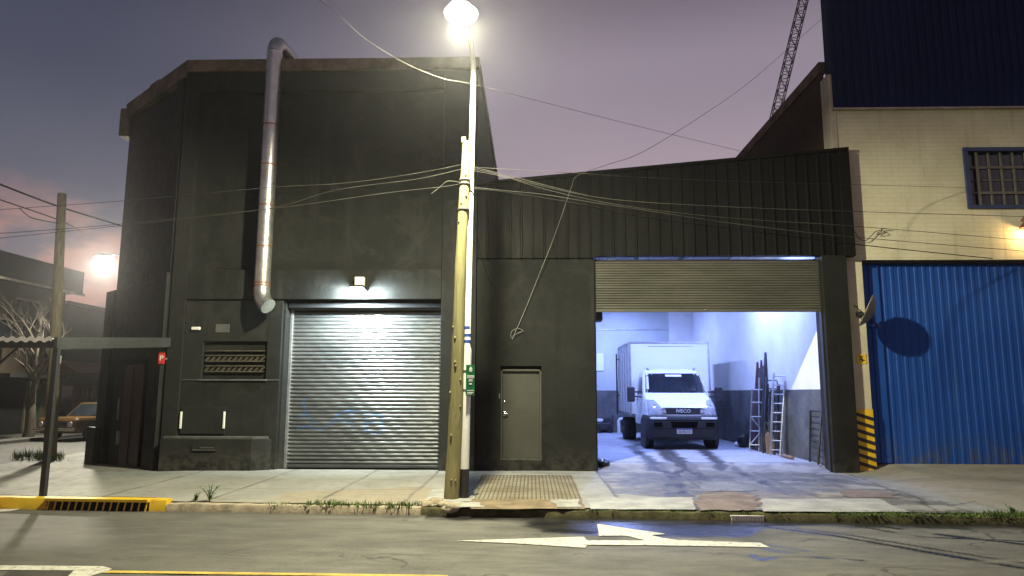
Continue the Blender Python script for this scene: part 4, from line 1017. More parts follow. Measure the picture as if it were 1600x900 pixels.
g = G(); g.prism([(hx-.1, 29.7, 2.46), (hx+.75, 29.7, 2.30), (hx+.75, 29.7, 2.42), (hx-.1, 29.7, 2.9)], (0, 11, 0)); g.build('tiled_eave', MT['brown_wood'], hb)
for a, b in ((90,122),(132,148)):
    p0, p1 = PX(a,632,hx), PX(b,632,hx); z0, z1 = PX(a,656,hx).z, 1.95
    w = G().box(hx-.01, hx+.03, p0.y, p1.y, z0, z1).build('window', MT['brown_wood'], hb)
    g = G(); g.box(hx+.031, hx+.04, p0.y+.12, p0.y+(p1.y-p0.y)*.62, z0+.1, z1-.12); g.build('pane', MT['glass_dark'], w)
    g = G(); g.box(hx+.0, hx+.06, p1.y+.02, p1.y+.12, z0-.1, z1+.1); g.build('frame', MT['stucco'], w)
t = hc = thing('dark_house', (hx, 47, 0), 'dark low house with stepped roofline farther down the side street', 'house')
g = G(); g.box(-32, hx, 41.1, 54, -.2, 5.4); g.box(-30, -21, 44, 52, 5.4, 6.4); g.build('wall', MT['stucco_dark'], hc)
g = G(); g.box(-32, hx+.2, 41.1, 54, 5.401, 5.55); g.build('roof', MT['roof_dark'], hc)
for y in (43.5, 47.5, 51):
    w = G().box(hx-.01, hx+.04, y-.6, y+.6, 1, 2.3).build('window', MT['glass_dark'], hc)

# bare tree
tb = PZ(26,690,-.04); tb = V((-18.4, 24.6, -.04))
def tree(name, base, label, seed):
    rnd = random.Random(seed)
    t = thing(name, base, label, 'tree')
    gt, gc = G(), G()
    def grow(p, d, ln, r, lev, g):
        pts = [p]; rad = [r]; n = 5
        for i in range(n):
            d = (d+V((rnd.uniform(-.16,.16), rnd.uniform(-.16,.16), rnd.uniform(-.02,.12)))).normalized(); p = p+d*ln/n; pts.append(p); rad.append(r*(1-.42*(i+1)/n))
        g.tube(pts, rad, 9 if lev < 2 else 5)
        if lev >= 4: return
        for k in range(3 if lev < 3 else 3):
            i = rnd.choice((3, 4, 5)) if k else 5
            a = rnd.uniform(0, 6.283); nd = (d*1.0+V((math.cos(a)*.75, math.sin(a)*.75, rnd.uniform(-.05,.35)))).normalized()
            grow(pts[i], nd, ln*rnd.uniform(.55,.8), rad[i]*.78, lev+1, gc if lev >= 1 else gt)
    grow(V(base)-V((0,0,.1)), V((.10,.05,1)).normalized(), 2.1, .2, 0, gt)
    gt.build('trunk', MT['bark'], t, smooth=60); gc.build('crown', MT['bark'], t, smooth=60)
    return t
tree('bare_tree', (-18.2, 25.6, -.04), 'leafless pollarded street tree in front of the brick house', 12)
tree('bare_tree', (-18.2, 34.5, -.04), 'leafless tree farther down the side street below the lamp', 5)

# lattice mast
mb, mt_ = PY(1208,196,45), PY(1262,-28,45); dm = (mt_-mb).normalized(); mb = mb-dm*16
t = thing('lattice_mast', mb, 'slender leaning lattice mast rising behind the brick gable', 'mast')
wm = .26; xm = dm.cross(V((0,1,0))).normalized()*wm; ym = V((0,1,0))*wm
cor = [xm+ym, -xm+ym, -xm-ym, xm-ym]; Lm = (mt_-mb).length
g = G()
for c in cor: g.bar(mb+c, mt_+c, .05)
g.build('chords', MT['black_steel'], t)
g = G(); n = int(Lm/.5)
for i in range(n):
    a, b = mb+dm*Lm*i/n, mb+dm*Lm*(i+1)/n
    for k in range(4):
        c1, c2 = cor[k], cor[(k+1)%4]
        g.bar(a+(c1 if i % 2 else c2), b+(c2 if i % 2 else c1), .028); g.bar(b+c1, b+c2, .028)
g.build('lacing', MT['black_steel'], t)

# ------------------------------------------------------------------ vehicles: lofted bodies
def outline(w, y0, y1, r, n=7):                                       # plan outline: rear left, round the nose, rear right
    P = [(-w, y1), (-w, (y0+y1)/2)]
    for k in range(n): a = math.pi/2*k/(n-1); P.append((-w+r-r*math.cos(a), y0+r-r*math.sin(a)))
    P += [(-w*.5+.0, y0), (0, y0-.015), (w*.5, y0)]
    for k in range(n): a = math.pi/2*(1-k/(n-1)); P.append((w-r+r*math.cos(a), y0+r-r*math.sin(a)))
    P += [(w, (y0+y1)/2), (w, y1)]
    return P
class Loft:
    def __init__(s, st, y1): s.st = st; s.y1 = y1                   # stations (z, half width, front y, corner radius)
    def at(s, z):
        st = s.st
        if z <= st[0][0]: return st[0][1:]
        for a, b in zip(st, st[1:]):
            if z <= b[0]:
                t = (z-a[0])/(b[0]-a[0]); return tuple(p+(q-p)*t for p, q in zip(a[1:], b[1:]))
        return st[-1][1:]
    def ring(s, z): w, y0, r = s.at(z); return [V((x, y, z)) for x, y in outline(w, y0, s.y1, r)]
    def body(s, sub=2):
        zs = []
        for a, b in zip(s.st, s.st[1:]): zs += [a[0]+(b[0]-a[0])*k/sub for k in range(sub)]
        zs.append(s.st[-1][0]); rows = [s.ring(z) for z in zs]
        g = G(); g.grid(rows); n = len(rows[0])
        g.poly(rows[-1]); g.poly(rows[0][::-1])
        for a, b in zip(rows, rows[1:]): g.add([a[0], a[-1], b[-1], b[0]], [(0,1,2,3)])
        return g
    def front(s, x, z, o=0.):                                         # point on the nose at (x, z)
        P = s.ring(z)
        for a, b in zip(P[2:-2], P[3:-1]):
            if a.x <= x <= b.x+1e-6 and b.x > a.x:
                t = (x-a.x)/(b.x-a.x); q = a.lerp(b, t); return V((q.x, q.y-o, q.z))
        q = P[2] if x < 0 else P[-3]; return V((x, q.y-o, z))
    def patch(s, fx0, fx1, z0, z1, o, nz=6, nx=10, th=.012):          # patch hugging the nose between two edges
        rows = []
        for i in range(nz+1):
            z = z0+(z1-z0)*i/nz; a, b = fx0((i/nz)), fx1((i/nz)); rows.append([s.front(a+(b-a)*j/nx, z, o) for j in range(nx+1)])
        g = G(); g.grid(rows); back = [[p+V((0,th,0)) for p in r] for r in rows]
        ed = rows[0]+[r[-1] for r in rows[1:]]+rows[-1][::-1][1:]+[r[0] for r in rows[::-1][1:-1]]
        eb = back[0]+[r[-1] for r in back[1:]]+back[-1][::-1][1:]+[r[0] for r in back[::-1][1:-1]]
        n = len(ed); g.add(ed+eb, [(i, (i+1)%n, n+(i+1)%n, n+i) for i in range(n)])
        return g
def wheel(parent, x, y, r, w, side):
    g = G(); g.lathe((x, y, r), [(r*.55,-w/2),(r*.93,-w/2),(r,-w/2+.03),(r,w/2-.03),(r*.93,w/2),(r*.55,w/2)], 28, 'x'); o = g.build('wheel', MT['tyre'], parent, local=True, smooth=40)
    g = G(); e = side*(w/2-.015); g.lathe((x+e, y, r), [(r*.56,-.02),(r*.54,.012),(r*.3,-.0),(r*.12,.02)] if side > 0 else [(r*.12,-.02),(r*.3,.0),(r*.54,-.012),(r*.56,.02)], 24, 'x'); g.build('rim', MT['grey_steel'], o, local=True, smooth=40)
    return o
TX, TY = 4.05, 19.3
t = tk = thing('box_truck', (TX, TY, .1), 'white box truck with black bumper parked in the lit garage', 'truck'); tk.scale = (.955, 1, 1)
cab = Loft([(.46,.98,.04,.22),(.62,1.0,.0,.22),(.86,1.0,.02,.24),(.90,.985,.05,.26),(1.10,.975,.10,.30),(1.22,.965,.22,.32),(1.34,.955,.48,.34),(1.44,.95,.76,.36),(1.50,.945,.86,.36),(1.8,.905,1.12,.34),(2.02,.865,1.32,.32),(2.12,.83,1.46,.3),(2.17,.77,1.64,.28)], 2.25)
cab.body().build('cab', MT['truck_white'], tk, local=True, smooth=38)
lob = Loft([(.26,.93,.10,.2),(.34,.99,.0,.22),(.62,1.02,-.035,.24),(.84,1.015,-.02,.25),(.90,.99,.02,.26)], .95)
lob.body().build('bumper', MT['bumper'], tk, local=True, smooth=40)
for z in (.56, .775):
    lob.patch(lambda s: -.95, lambda s: .95, z-.006, z+.006, .004, 1, 24, .004).build('crease', MT['air_gap'], tk, local=True)
for sgn in (-1, 1):
    lob.patch((lambda s, k=sgn: k*.72-.12), (lambda s, k=sgn: k*.72+.12), .60, .72, .005, 3, 5).build('fog_recess', MT['air_gap'], tk, local=True)
lob.patch(lambda s: -.34-.04*s, lambda s: .34+.04*s, .58, .74, .006).build('air_intake', MT['air_gap'], tk, local=True)
for sgn in (-1, 1):
    e0, e1 = (lambda s: -.93, lambda s: -.48) if sgn < 0 else (lambda s: .48, lambda s: .93)
    lob.patch(e0, e1, .80, .855, .008).build('indicator', MT['white_plastic'], tk, local=True)
    if sgn < 0: e0, e1 = (lambda s: -.965+.02*s, lambda s: -.50-.30*max(0, s-.15))
    else: e0, e1 = (lambda s: .50+.30*max(0, s-.15), lambda s: .965-.02*s)
    o = cab.patch(e0, e1, .92, 1.31, .016, 8, 10).build('headlight', MT['lamp_glass'], tk, local=True, smooth=50)
    for dx, dz, rr in ((.10,.10,.075),(.10,.23,.055)):
        p = cab.front(sgn*(.62+dx+ (0.04 if dz > .2 else 0)), .93+dz, .02); g = G(); g.lathe(p, [(rr*.3,-.01),(rr,-.006),(rr,.02)], 18, 'y'); g.build('bulb', MT['reflector'], o, local=True, smooth=40)
gr = cab.patch(lambda s: -.64+.08*s, lambda s: .64-.08*s, .93, 1.10, .012, 5, 12).build('grille', MT['grille'], tk, local=True)
for z in (.96, 1.065):
    cab.patch(lambda s: -.6, lambda s: .6, z-.008, z+.008, .022, 1, 12).build('slat', MT['bumper'], gr, local=True)
for sgn in (-1, 1):
    cab.patch((lambda s: sgn*.50-.035+sgn*.03*s), (lambda s: sgn*.50+.035+sgn*.03*s), .94, 1.085, .02, 2, 3).build('trim', MT['alu'], gr, local=True)
me = text_mesh('IVECO', .125, .008); me.materials.clear(); me.materials.append(MT['reflector']); o = bpy.data.objects.new('badge', me); COL.objects.link(o); o.parent = gr
o.location = (0, cab.front(0, 1.01, .035).y, 1.012); o.rotation_euler = (R(80), 0, 0); o.scale = (1.15, 1, 1)
ws_ = cab.patch(lambda s: -.88+.085*s, lambda s: .88-.085*s, 1.50, 2.05, .012, 8, 16).build('windscreen', MT['glass_dark'], tk, local=True, smooth=50)
cab.patch(lambda s: -.24, lambda s: .24, 1.955, 2.015, .022, 2, 6).build('sticker', MT['plate_white'], ws_, local=True)
g = G(); a, b = cab.front(-.55, 1.53, .025), cab.front(.1, 1.545, .025); g.bar(a, b, .015); a, b = cab.front(.05, 1.53, .025), cab.front(.6, 1.545, .025); g.bar(a, b, .015); g.build('wiper', MT['bumper'], ws_, local=True)
cab.patch(lambda s: -.84+.05*s, lambda s: -.78+.04*s, 1.6, 1.97, .02, 4, 2).build('document_strip', MT['plate_white'], ws_, local=True)
pl_ = lob.patch(lambda s: -.21, lambda s: .21, .42, .56, .016, 2, 4).build('number_plate', MT['plate_white'], tk, local=True)
lob.patch(lambda s: -.205, lambda s: .205, .53, .556, .02, 1, 4).build('plate_band', MT['plate_blue'], pl_, local=True)
me = text_mesh('AD 855 CU', .085, .002); me.materials.clear(); me.materials.append(MT['black_steel']); o = bpy.data.objects.new('plate_text', me); COL.objects.link(o); o.parent = pl_
o.location = (0, lob.front(0, .47, .026).y, .472); o.rotation_euler = (R(90), 0, 0); o.scale = (.85, 1, 1)
def side_patch(name, mat, pts, sgn, parent, o=.006):                   # patch on the cab flank, pts (y, z)
    g = G(); P = []
    for y, z in pts: P.append(V((sgn*(cab.at(z)[0]+o), y, z)))
    g.prism(P, (sgn*.006, 0, 0)); return g.build(name, mat, parent, local=True)
for sgn in (-1, 1):
    dr = side_patch('door', MT['truck_white'], [(1.0,.62),(2.12,.62),(2.12,2.04),(1.52,2.04),(1.02,1.48)], sgn, tk, .004)
    side_patch('window', MT['glass_side'], [(1.12,1.45),(2.02,1.45),(2.02,1.95),(1.58,1.95)], sgn, dr, .014)
    side_patch('handle', MT['bumper'], [(1.88,1.28),(2.06,1.28),(2.06,1.33),(1.88,1.33)], sgn, dr, .02)
    side_patch('step_trim', MT['bumper'], [(1.0,.4),(2.2,.4),(2.2,.62),(1.0,.62)], sgn, tk, .006)
    g = G(); g.lathe((sgn*.98, .72, .40), [(.0,-.05),(.47,-.05),(.47,.05),(.0,.05)], 30, 'x'); g.build('wheel_arch', MT['bumper'], tk, local=True)
    g = G(); g.bar((sgn*.93, 1.22, 1.52), (sgn*1.22, 1.16, 1.52), .04); g.bar((sgn*.93, 1.22, 1.37), (sgn*1.22, 1.16, 1.40), .04); mr = g.build('mirror', MT['bumper'], tk, local=True)
    g = G(); g.box(sgn*1.18, sgn*1.40, 1.06, 1.18, 1.24, 1.66); g.build('mirror_head', MT['bumper'], mr, local=True, bevel=.035, seg=3)
    wheel(tk, sgn*.88, .72, .36, .24, sgn)
    wheel(tk, sgn*.92, 4.3, .36, .40, sgn)
    g = G(); g.bar((sgn*.66, 1.60, 2.15), (sgn*.74, 1.62, 2.21), .05); g.build('marker_lamp', MT['grey_steel'], tk, local=True, bevel=.015)
g = G(); g.box(-.42, .42, 1.0, 6.0, .5, .72); g.box(-.9, .9, 4.2, 4.4, .3, .42); g.build('chassis', MT['bumper'], tk, local=True)
BX0, BX1, BY0, BY1, BZ0, BZ1 = -1.10, 1.41, 2.55, 5.35, .86, 3.02
g = G(); g.box(BX0, BX1, BY0, BY1, BZ0, BZ1); bxo = g.build('cargo_box', MT['box_white'], tk, local=True, bevel=.015)
g = G()
for x in (BX0, BX1):
    g.bar((x, BY0, BZ0), (x, BY0, BZ1), .055); g.bar((x, BY1, BZ0), (x, BY1, BZ1), .06); g.bar((x, BY0, BZ1), (x, BY1, BZ1), .05); g.bar((x, BY0, BZ0), (x, BY1, BZ0), .07)
g.bar((BX0, BY0, BZ1), (BX1, BY0, BZ1), .055); g.build('edge_rails', MT['alu'], bxo, local=True)
for y in (3.1, 3.7, 4.3, 4.9):
    g = G(); g.bar((BX0-.012, y, BZ0+.03), (BX0-.012, y, BZ1-.03), .045, .03); g.build('rib', MT['alu'], bxo, local=True)
g = G(); g.bar((BX0-.09, BY1-.1, BZ0-.1), (BX0-.09, BY1-.1, BZ1-.2), .05); g.bar((BX0-.09, BY1-.1, BZ1-.4), (BX0, BY1-.1, BZ1-.4), .04); g.bar((BX0-.09, BY1-.1, 1.4), (BX0, BY1-.1, 1.4), .04); g.build('door_bar', MT['bumper'], bxo, local=True)
g = G(); g.box(BX0+.6, BX1-.5, BY0-.015, BY0-.002, BZ1-.12, BZ1-.10); g.build('front_seam', MT['alu'], bxo, local=True)

# parked old car
t = car = thing('parked_car', (-16.75, 24.9, RZ), 'old mustard saloon car parked along the side street', 'car', rz=R(-10))
low = Loft([(.28,.78,.10,.12),(.40,.82,.02,.12),(.62,.83,.0,.12),(.74,.83,.03,.14),(.82,.80,.09,.16)], 4.15)
low.body().build('body', MT['gold_paint'], car, local=True, smooth=30)
g = G(); g.prism([(-.79, 1.25, .82), (-.79, 3.35, .82), (-.64, 3.0, 1.32), (-.64, 1.72, 1.32)], (0,0,0)) if False else None
g = G(); A1 = [V((-.78,1.2,.81)), V((.78,1.2,.81)), V((.78,3.5,.81)), V((-.78,3.5,.81))]; A2 = [V((-.62,1.75,1.33)), V((.62,1.75,1.33)), V((.62,2.95,1.33)), V((-.62,2.95,1.33))]
g.add(A1+A2, [(0,1,5,4),(1,2,6,5),(2,3,7,6),(3,0,4,7),(4,5,6,7)]); g.build('cabin', MT['gold_paint'], car, local=True, bevel=.03)
def lerp4(q, u, v): return q[0].lerp(q[1], u).lerp(q[3].lerp(q[2], u), v)
def pane(name, q, u0, u1, v0, v1, n):
    P = [lerp4(q, u0, v0), lerp4(q, u1, v0), lerp4(q, u1, v1), lerp4(q, u0, v1)]; g = G(); g.prism([p+V(n)*.012 for p in P], V(n)*.006); return g.build(name, MT['glass_dark'], car, local=True)
pane('windscreen', [A1[0],A1[1],A2[1],A2[0]], .06, .94, .1, .88, (0,-.7,.6))
for sgn, q in ((1, [A1[1],A1[2],A2[2],A2[1]]), (-1, [A1[3],A1[0],A2[0],A2[3]])):
    pane('window', q, .08 if sgn > 0 else .50, .46 if sgn > 0 else .92, .12, .86, (sgn,0,.2)); pane('window', q, .50 if sgn > 0 else .1, .9 if sgn > 0 else .46, .12, .86, (sgn,0,.2))
for sgn in (-1, 1):
    p = low.front(sgn*.6, .60, .01); g = G(); g.lathe(p, [(.05,-.03),(.09,-.02),(.09,.03)], 18, 'y'); g.build('headlight', MT['lamp_glass'], car, local=True, smooth=40)
    wheel(car, sgn*.74, .78, .29, .17, sgn); wheel(car, sgn*.74, 3.2, .29, .17, sgn)
    g = G(); g.lathe((sgn*.80, .78, .34), [(0,-.035),(.36,-.035),(.36,.035),(0,.035)], 24, 'x'); g.build('wheel_arch', MT['dark'], car, local=True)
low.patch(lambda s: -.46, lambda s: .46, .52, .70, .01).build('grille', MT['dark'], car, local=True)
g = G(); g.bar((-.84,-.06,.42), (.84,-.06,.42), .07, .1); g.build('bumper', MT['chrome'], car, local=True, bevel=.015)
for sgn in (-1, 1): g = G(); g.box(sgn*.85-.01, sgn*.85+.01, 2.05, 2.22, .72, .75); g.build('handle', MT['chrome'], car, local=True)

# ------------------------------------------------------------------ things leaning in the garage
FZ = .1
def ladder(x0, y0, top_h, w, label, mat, n=9):
    """Ladder standing almost upright against the side wall, turned a little towards the street."""
    ax = V((.72, -.70, 0))
    base = V((x0, y0, FZ)); top = V((min(x0+.26, 6.12), y0+.05, FZ+top_h))
    t = thing('ladder', base, label, 'ladder')
    for s in (-w/2, w/2):
        g = G(); g.bar(base+ax*s, top+ax*s, .035, .07); g.build('rail', MT[mat], t)
    for i in range(n):
        q = base.lerp(top, (i+.6)/n); g = G(); g.tube([q-ax*w/2, q+ax*w/2], .014, 8); g.build('rung', MT[mat], t)
    return t
def GF(px, py):                                                        # floor point kept clear of the side wall
    p = PZ(px, py, FZ); k = min(1., 5.92/p.x); return V((p.x*k, p.y*k, FZ))
def yat(px, x): return PX(px, 650, x).y
lb = GF(1213, 703)
ladder(lb.x, lb.y, 2.0, .32, 'silver aluminium ladder standing against the grey dado, rightmost of the leaning things', 'alu')
lb = GF(1204, 700)
ladder(lb.x, lb.y+.15, 1.9, .30, 'second aluminium ladder standing behind the brown board and half hidden by the first', 'dark_pipe')
def pole(name, px0, px1, y0, h, mat, label, r, group=None):
    b = V((px0, y0, FZ)); q = V((px1, y0+.1, FZ+h)); g = G(); g.tube([b, q], r, 10)
    return tag(g.build(name, MT[mat], smooth=50), label, 'pole', group)
for px, qx, qy, mat, r, lab in ((1176, 1184, 566, 'rust_pipe', .045, 'reddish steel tube leaning upright on the garage wall, leftmost of the bundle'), (1182, 1190, 563, 'rust_pipe', .04, 'second reddish tube in the leaning bundle beside the tallest pole'),
      (1189, 1197, 551, 'dark_pipe', .055, 'tallest dark pole of the bundle leaning on the garage wall'), (1194, 1199, 600, 'dark_pipe', .035, 'short dark tube leaning between the tallest pole and the ladders'), (1180, 1192, 596, 'dark_pipe', .03, 'thin dark rod leaning in front of the reddish tubes'),
      (1198, 1211, 592, 'rust_pipe', .028, 'brown rod leaning just left of the rightmost ladder'), (1186, 1186, 590, 'alu', .026, 'pale grey tube standing upright inside the leaning bundle'), (1192, 1204, 598, 'alu', .024, 'pale grey tube crossing behind the scaffold frame'),
      (1178, 1187, 575, 'dark_pipe', .04, 'dark pole wedged between the two reddish tubes'), (1185, 1193, 572, 'dark_pipe', .045, 'second tallest dark pole, just left of the tallest one'), (1201, 1203, 612, 'dark_pipe', .04, 'stubby dark pole directly behind the brown board'),
      (1218, 1226, 596, 'alu', .028, 'loose aluminium bar standing against the right rail of the front ladder'), (1209, 1217, 600, 'dark_pipe', .03, 'dark bar standing behind the rungs of the front ladder')):
    b = GF(px, 697); q = PY(qx, qy, b.y+.12)
    pole('leaning_pole', b.x, q.x, b.y, q.z-FZ, mat, lab, r, 'poles leaning on the garage wall')
# scaffold frame
fb0 = GF(1189, 704); ys = fb0.y; ft0 = PY(1193, 608, ys+.15)
t = thing('scaffold_frame', fb0, 'tubular scaffold frame with cross braces leaning by the poles', 'scaffold')
ax = V((.80, -.60, 0))*.30
for s in (-1, 1):
    g = G(); g.tube([fb0+ax*s, ft0+ax*s], .024, 8); g.build('upright', MT['grey_steel'], t)
for k in (.1, .32, .55, .78, .99):
    q = fb0.lerp(ft0, k); g = G(); g.tube([q-ax, q+ax], .02, 8); g.build('crossbar', MT['grey_steel'], t)
g = G(); g.tube([fb0.lerp(ft0,.1)-ax, fb0.lerp(ft0,.55)+ax], .016, 8); g.tube([fb0.lerp(ft0,.55)-ax, fb0.lerp(ft0,.1)+ax], .016, 8); g.build('brace', MT['alu'], t)
pb_ = GF(1204,705); g = G(); xs = [(-.09,0),(.09,0),(.09,.42),(.06,.5),(0,.53),(-.06,.5),(-.09,.42)]
g.prism([(pb_.x+a, pb_.y+b*.12, FZ+b) for a, b in xs], (0, .05, 0)); tag(g.build('wooden_board', MT['board'], bevel=.006), 'short round topped wooden board propped at the foot of the ladders', 'board')
a, b = GF(1222,703), GF(1238,706); g = G(); g.tube([a+V((0,0,.04)), b+V((0,0,.04))], .04, 12); tag(g.build('pipe_offcut', MT['board'], smooth=40), 'short brown pipe offcut lying on the garage floor by the ladders', 'pipe')
def lump(name, c, s, mat, label, cat, seed, mat2=None):
    g = G(); n, m = 18, 10; rows = []
    for i in range(m+1):
        th = math.pi*i/m; row = []
        for k in range(n+1):
            ph = 2*math.pi*(k % n)/n; d = V((math.sin(th)*math.cos(ph), math.sin(th)*math.sin(ph), math.cos(th)))
            r = 1+.30*noise.noise(d*1.7+V((seed,0,0)))+.12*noise.noise(d*4.+V((seed,0,0)))
            row.append(V(c)+V((d.x*r*s[0], d.y*r*s[1], max(d.z*r*s[2], -s[2]*.8)+s[2]*.8)))
        rows.append(row)
    g.grid(rows); return tag(g.build(name, MT[mat], smooth=60), label, cat)
p = GF(1163,694); lump('rubbish_bag', p, (.22,.2,.2), 'bag', 'crumpled black bag on the garage floor left of the scaffold frame', 'bag', 3)
p = GF(1153,696); lump('rag', p, (.11,.1,.06), 'cloth', 'small white rag lying beside the black bag', 'rag', 8)
p = PZ(940,732,.02); lump('dark_sack', p+V((.02,.25,.02)), (.17,.2,.09), 'bag', 'flat dark sack on the floor against the left garage jamb', 'sack', 11)
# folding rack behind the right pillar
p0 = PZ(1283,727,.1); t = thing('folded_rack', (p0.x, p0.y, .1), 'black folded metal rack leaning inside the right garage pillar', 'rack')
a = V((p0.x-.02, p0.y+.1, .1)); b = a+V((.14, .0, 1.12)); c = a+V((.06, .62, 0)); d_ = c+V((.08, 0, 1.12))
g = G(); g.tube([a, b, d_, c], .022, 8); g.build('frame', MT['black_steel'], t, smooth=50)
g = G(); 
for k in range(1, 9): s = k/9; g.bar(a.lerp(b, s), c.lerp(d_, s), .012)
g.build('mesh_shelf', MT['dark_pipe'], t)
# equipment at the back left
p = PZ(944,676,FZ); t = thing('pressure_washer', p, 'dark wheeled machine with a white cover at the back of the garage', 'machine')
g = G(); g.box(p.x-.35, p.x+.25, p.y-.2, p.y+.25, FZ+.1, FZ+.38); g.build('body', MT['bumper'], t, bevel=.05, seg=3)
g = G(); g.box(p.x-.30, p.x-.05, p.y-.18, p.y+.22, FZ+.39, FZ+.52); g.build('cover', MT['cloth'], t, bevel=.04)
g = G(); g.lathe((p.x+.1, p.y-.02, FZ+.46), [(.14,-.12),(.15,.05),(.08,.10)], 16); g.build('motor', MT['dark_pipe'], t, smooth=40)
for s in (-.25, .2):
    g = G(); g.lathe((p.x+s, p.y-.22, FZ+.12), [(.05,-.03),(.12,-.03),(.12,.03),(.05,.03)], 18, 'y'); g.build('wheel', MT['tyre'], t)
g = G(); g.tube([(p.x+.32, p.y, FZ+.0), (p.x+.33, p.y+.05, FZ+.66)], .03, 10); tag(g.build('steel_post', MT['dark_pipe']), 'short upright steel post beside the dark machine', 'post')
p = PZ(967,676,FZ); g = G(); g.tube([p+V((0,0,0)), p+V((0,0,.44)), p+V((.03,0,.5)), p+V((.28,0,.53))], [.06,.06,.055,.055], 12); tag(g.build('pipe_elbow', MT['cloth'], smooth=50), 'white elbow pipe standing behind the truck at the left', 'pipe')

# ------------------------------------------------------------------ weeds, grass, litter
def blades(g, x, y, z, h, n, spread, rnd):
    for i in range(n):
        a = rnd.uniform(0, 6.283); r = abs(rnd.gauss(0, spread)); bx, by = x+math.cos(a)*r, y+math.sin(a)*r*.6
        hh = h*rnd.uniform(.4, 1.1); le = rnd.uniform(.1, .6)*hh; b = rnd.uniform(0, 6.283); w = rnd.uniform(.003, .007)
        d = V((math.cos(b), math.sin(b), 0)); s = V((-d.y, d.x, 0))*w; p = V((bx, by, z))
        g.add([p-s, p+s, p+d*le*.35+V((0,0,hh*.6))+s*.8, p+d*le*.35+V((0,0,hh*.6))-s*.8, p+d*le+V((0,0,hh))], [(0,1,2,3),(3,2,4)])
rnd = random.Random(4)
g = G()
for px0, px1, n, h in ((405,470,26,.05),(470,655,95,.10),(900,1290,230,.028),(1280,1440,190,.042),(1440,1500,60,.055),(1500,1610,150,.075)):
    for i in range(n):
        q = PZ(rnd.uniform(px0, px1), 796, -.06); x = q.x; y = kerb_y(x)+rnd.uniform(.0, .2); blades(g, x, y, side_z(x, y)-.03, h*rnd.uniform(.6,1.3), 9, .05, rnd)
tag(g.build('kerb_grass', MT['grass'], fix=False), 'short grass and moss growing along the kerb', 'grass', kind='stuff')
g = G()
for i in range(90):
    q = PZ(rnd.uniform(22, 96), rnd.uniform(712, 720), -.08); blades(g, q.x, q.y, -.09, rnd.uniform(.1,.28), 10, .08, rnd)
tag(g.build('pole_grass', MT['grass'], fix=False), 'tufts of grass around the foot of the dark street pole', 'grass', kind='stuff')
def weed(px, h, label, seed):
    r = random.Random(seed); q = PZ(px, 790, -.04); base = V((q.x, kerb_y(q.x)+.2, -.04)); t = thing('weed_plant', base, label, 'plant')
    gs, gl = G(), G()
    for i in range(9):
        a = r.uniform(0, 6.283); hh = h*r.uniform(.4, 1.0); le = hh*r.uniform(.1,.75); d = V((math.cos(a), math.sin(a)*.6, 0))
        pts = [base+d*le*s*s+V((0,0,hh*s)) for s in (0,.3,.6,.85,1)]; gs.tube(pts, [.006,.005,.004,.003,.002], 5)
        for k in range(12):
            s = r.uniform(.15, 1); p = base+d*le*s*s+V((0,0,hh*s)); b = r.uniform(0, 6.283); e = V((math.cos(b), math.sin(b), r.uniform(-.1,.8))).normalized()*r.uniform(.03,.07); w = e.cross(V((0,0,1))).normalized()*.009
            gl.add([p, p+e*.5+w, p+e, p+e*.5-w], [(0,1,2,3)])
    gs.build('stem', MT['leaf'], t, fix=False); gl.build('leaves', MT['leaf'], t, fix=False)
weed(312, .30, 'tall straggly green weed growing at the kerb right of the yellow drain', 3)
weed(288, .15, 'low weed beside the end of the yellow kerb', 9)
weed(1530, .10, 'small leafy weed in the mossy kerb before the blue gate', 14)
for i, (px, py, s) in enumerate(((668,789,.10),(680,787,.13),(695,790,.11),(704,794,.12),(712,790,.09),(660,785,.09))):
    q = PZ(px, py, -.03); lump('kerb_rubble', V((q.x, q.y, side_z(q.x, q.y)-.06)), (s, s*.8, s*.62), 'brick_rubble', ['tan broken kerb stone at the left end of the rubble', 'largest tan broken kerb stone left of the wooden pole', 'broken kerb stone directly below the wooden pole foot', 'broken stone chunk fallen into the gutter before the wooden pole', 'small broken stone between pole foot and lamp post', 'small outer stone at the edge of the sandy pavement'][i], 'rubble', 20+i)['group'] = 'broken kerb stones by the pole'
for i, (px, py, s) in enumerate(((1517,814,.10),(1545,815,.16))):
    q = PZ(px, py, RZ); lump('litter', V((q.x, q.y, RZ)), (s*1.4, s*.5, .015), 'cloth', ['small white litter scrap in the gutter below the blue gate', 'longer flat white litter scrap in the gutter below the blue gate'][i], 'litter', 40+i)

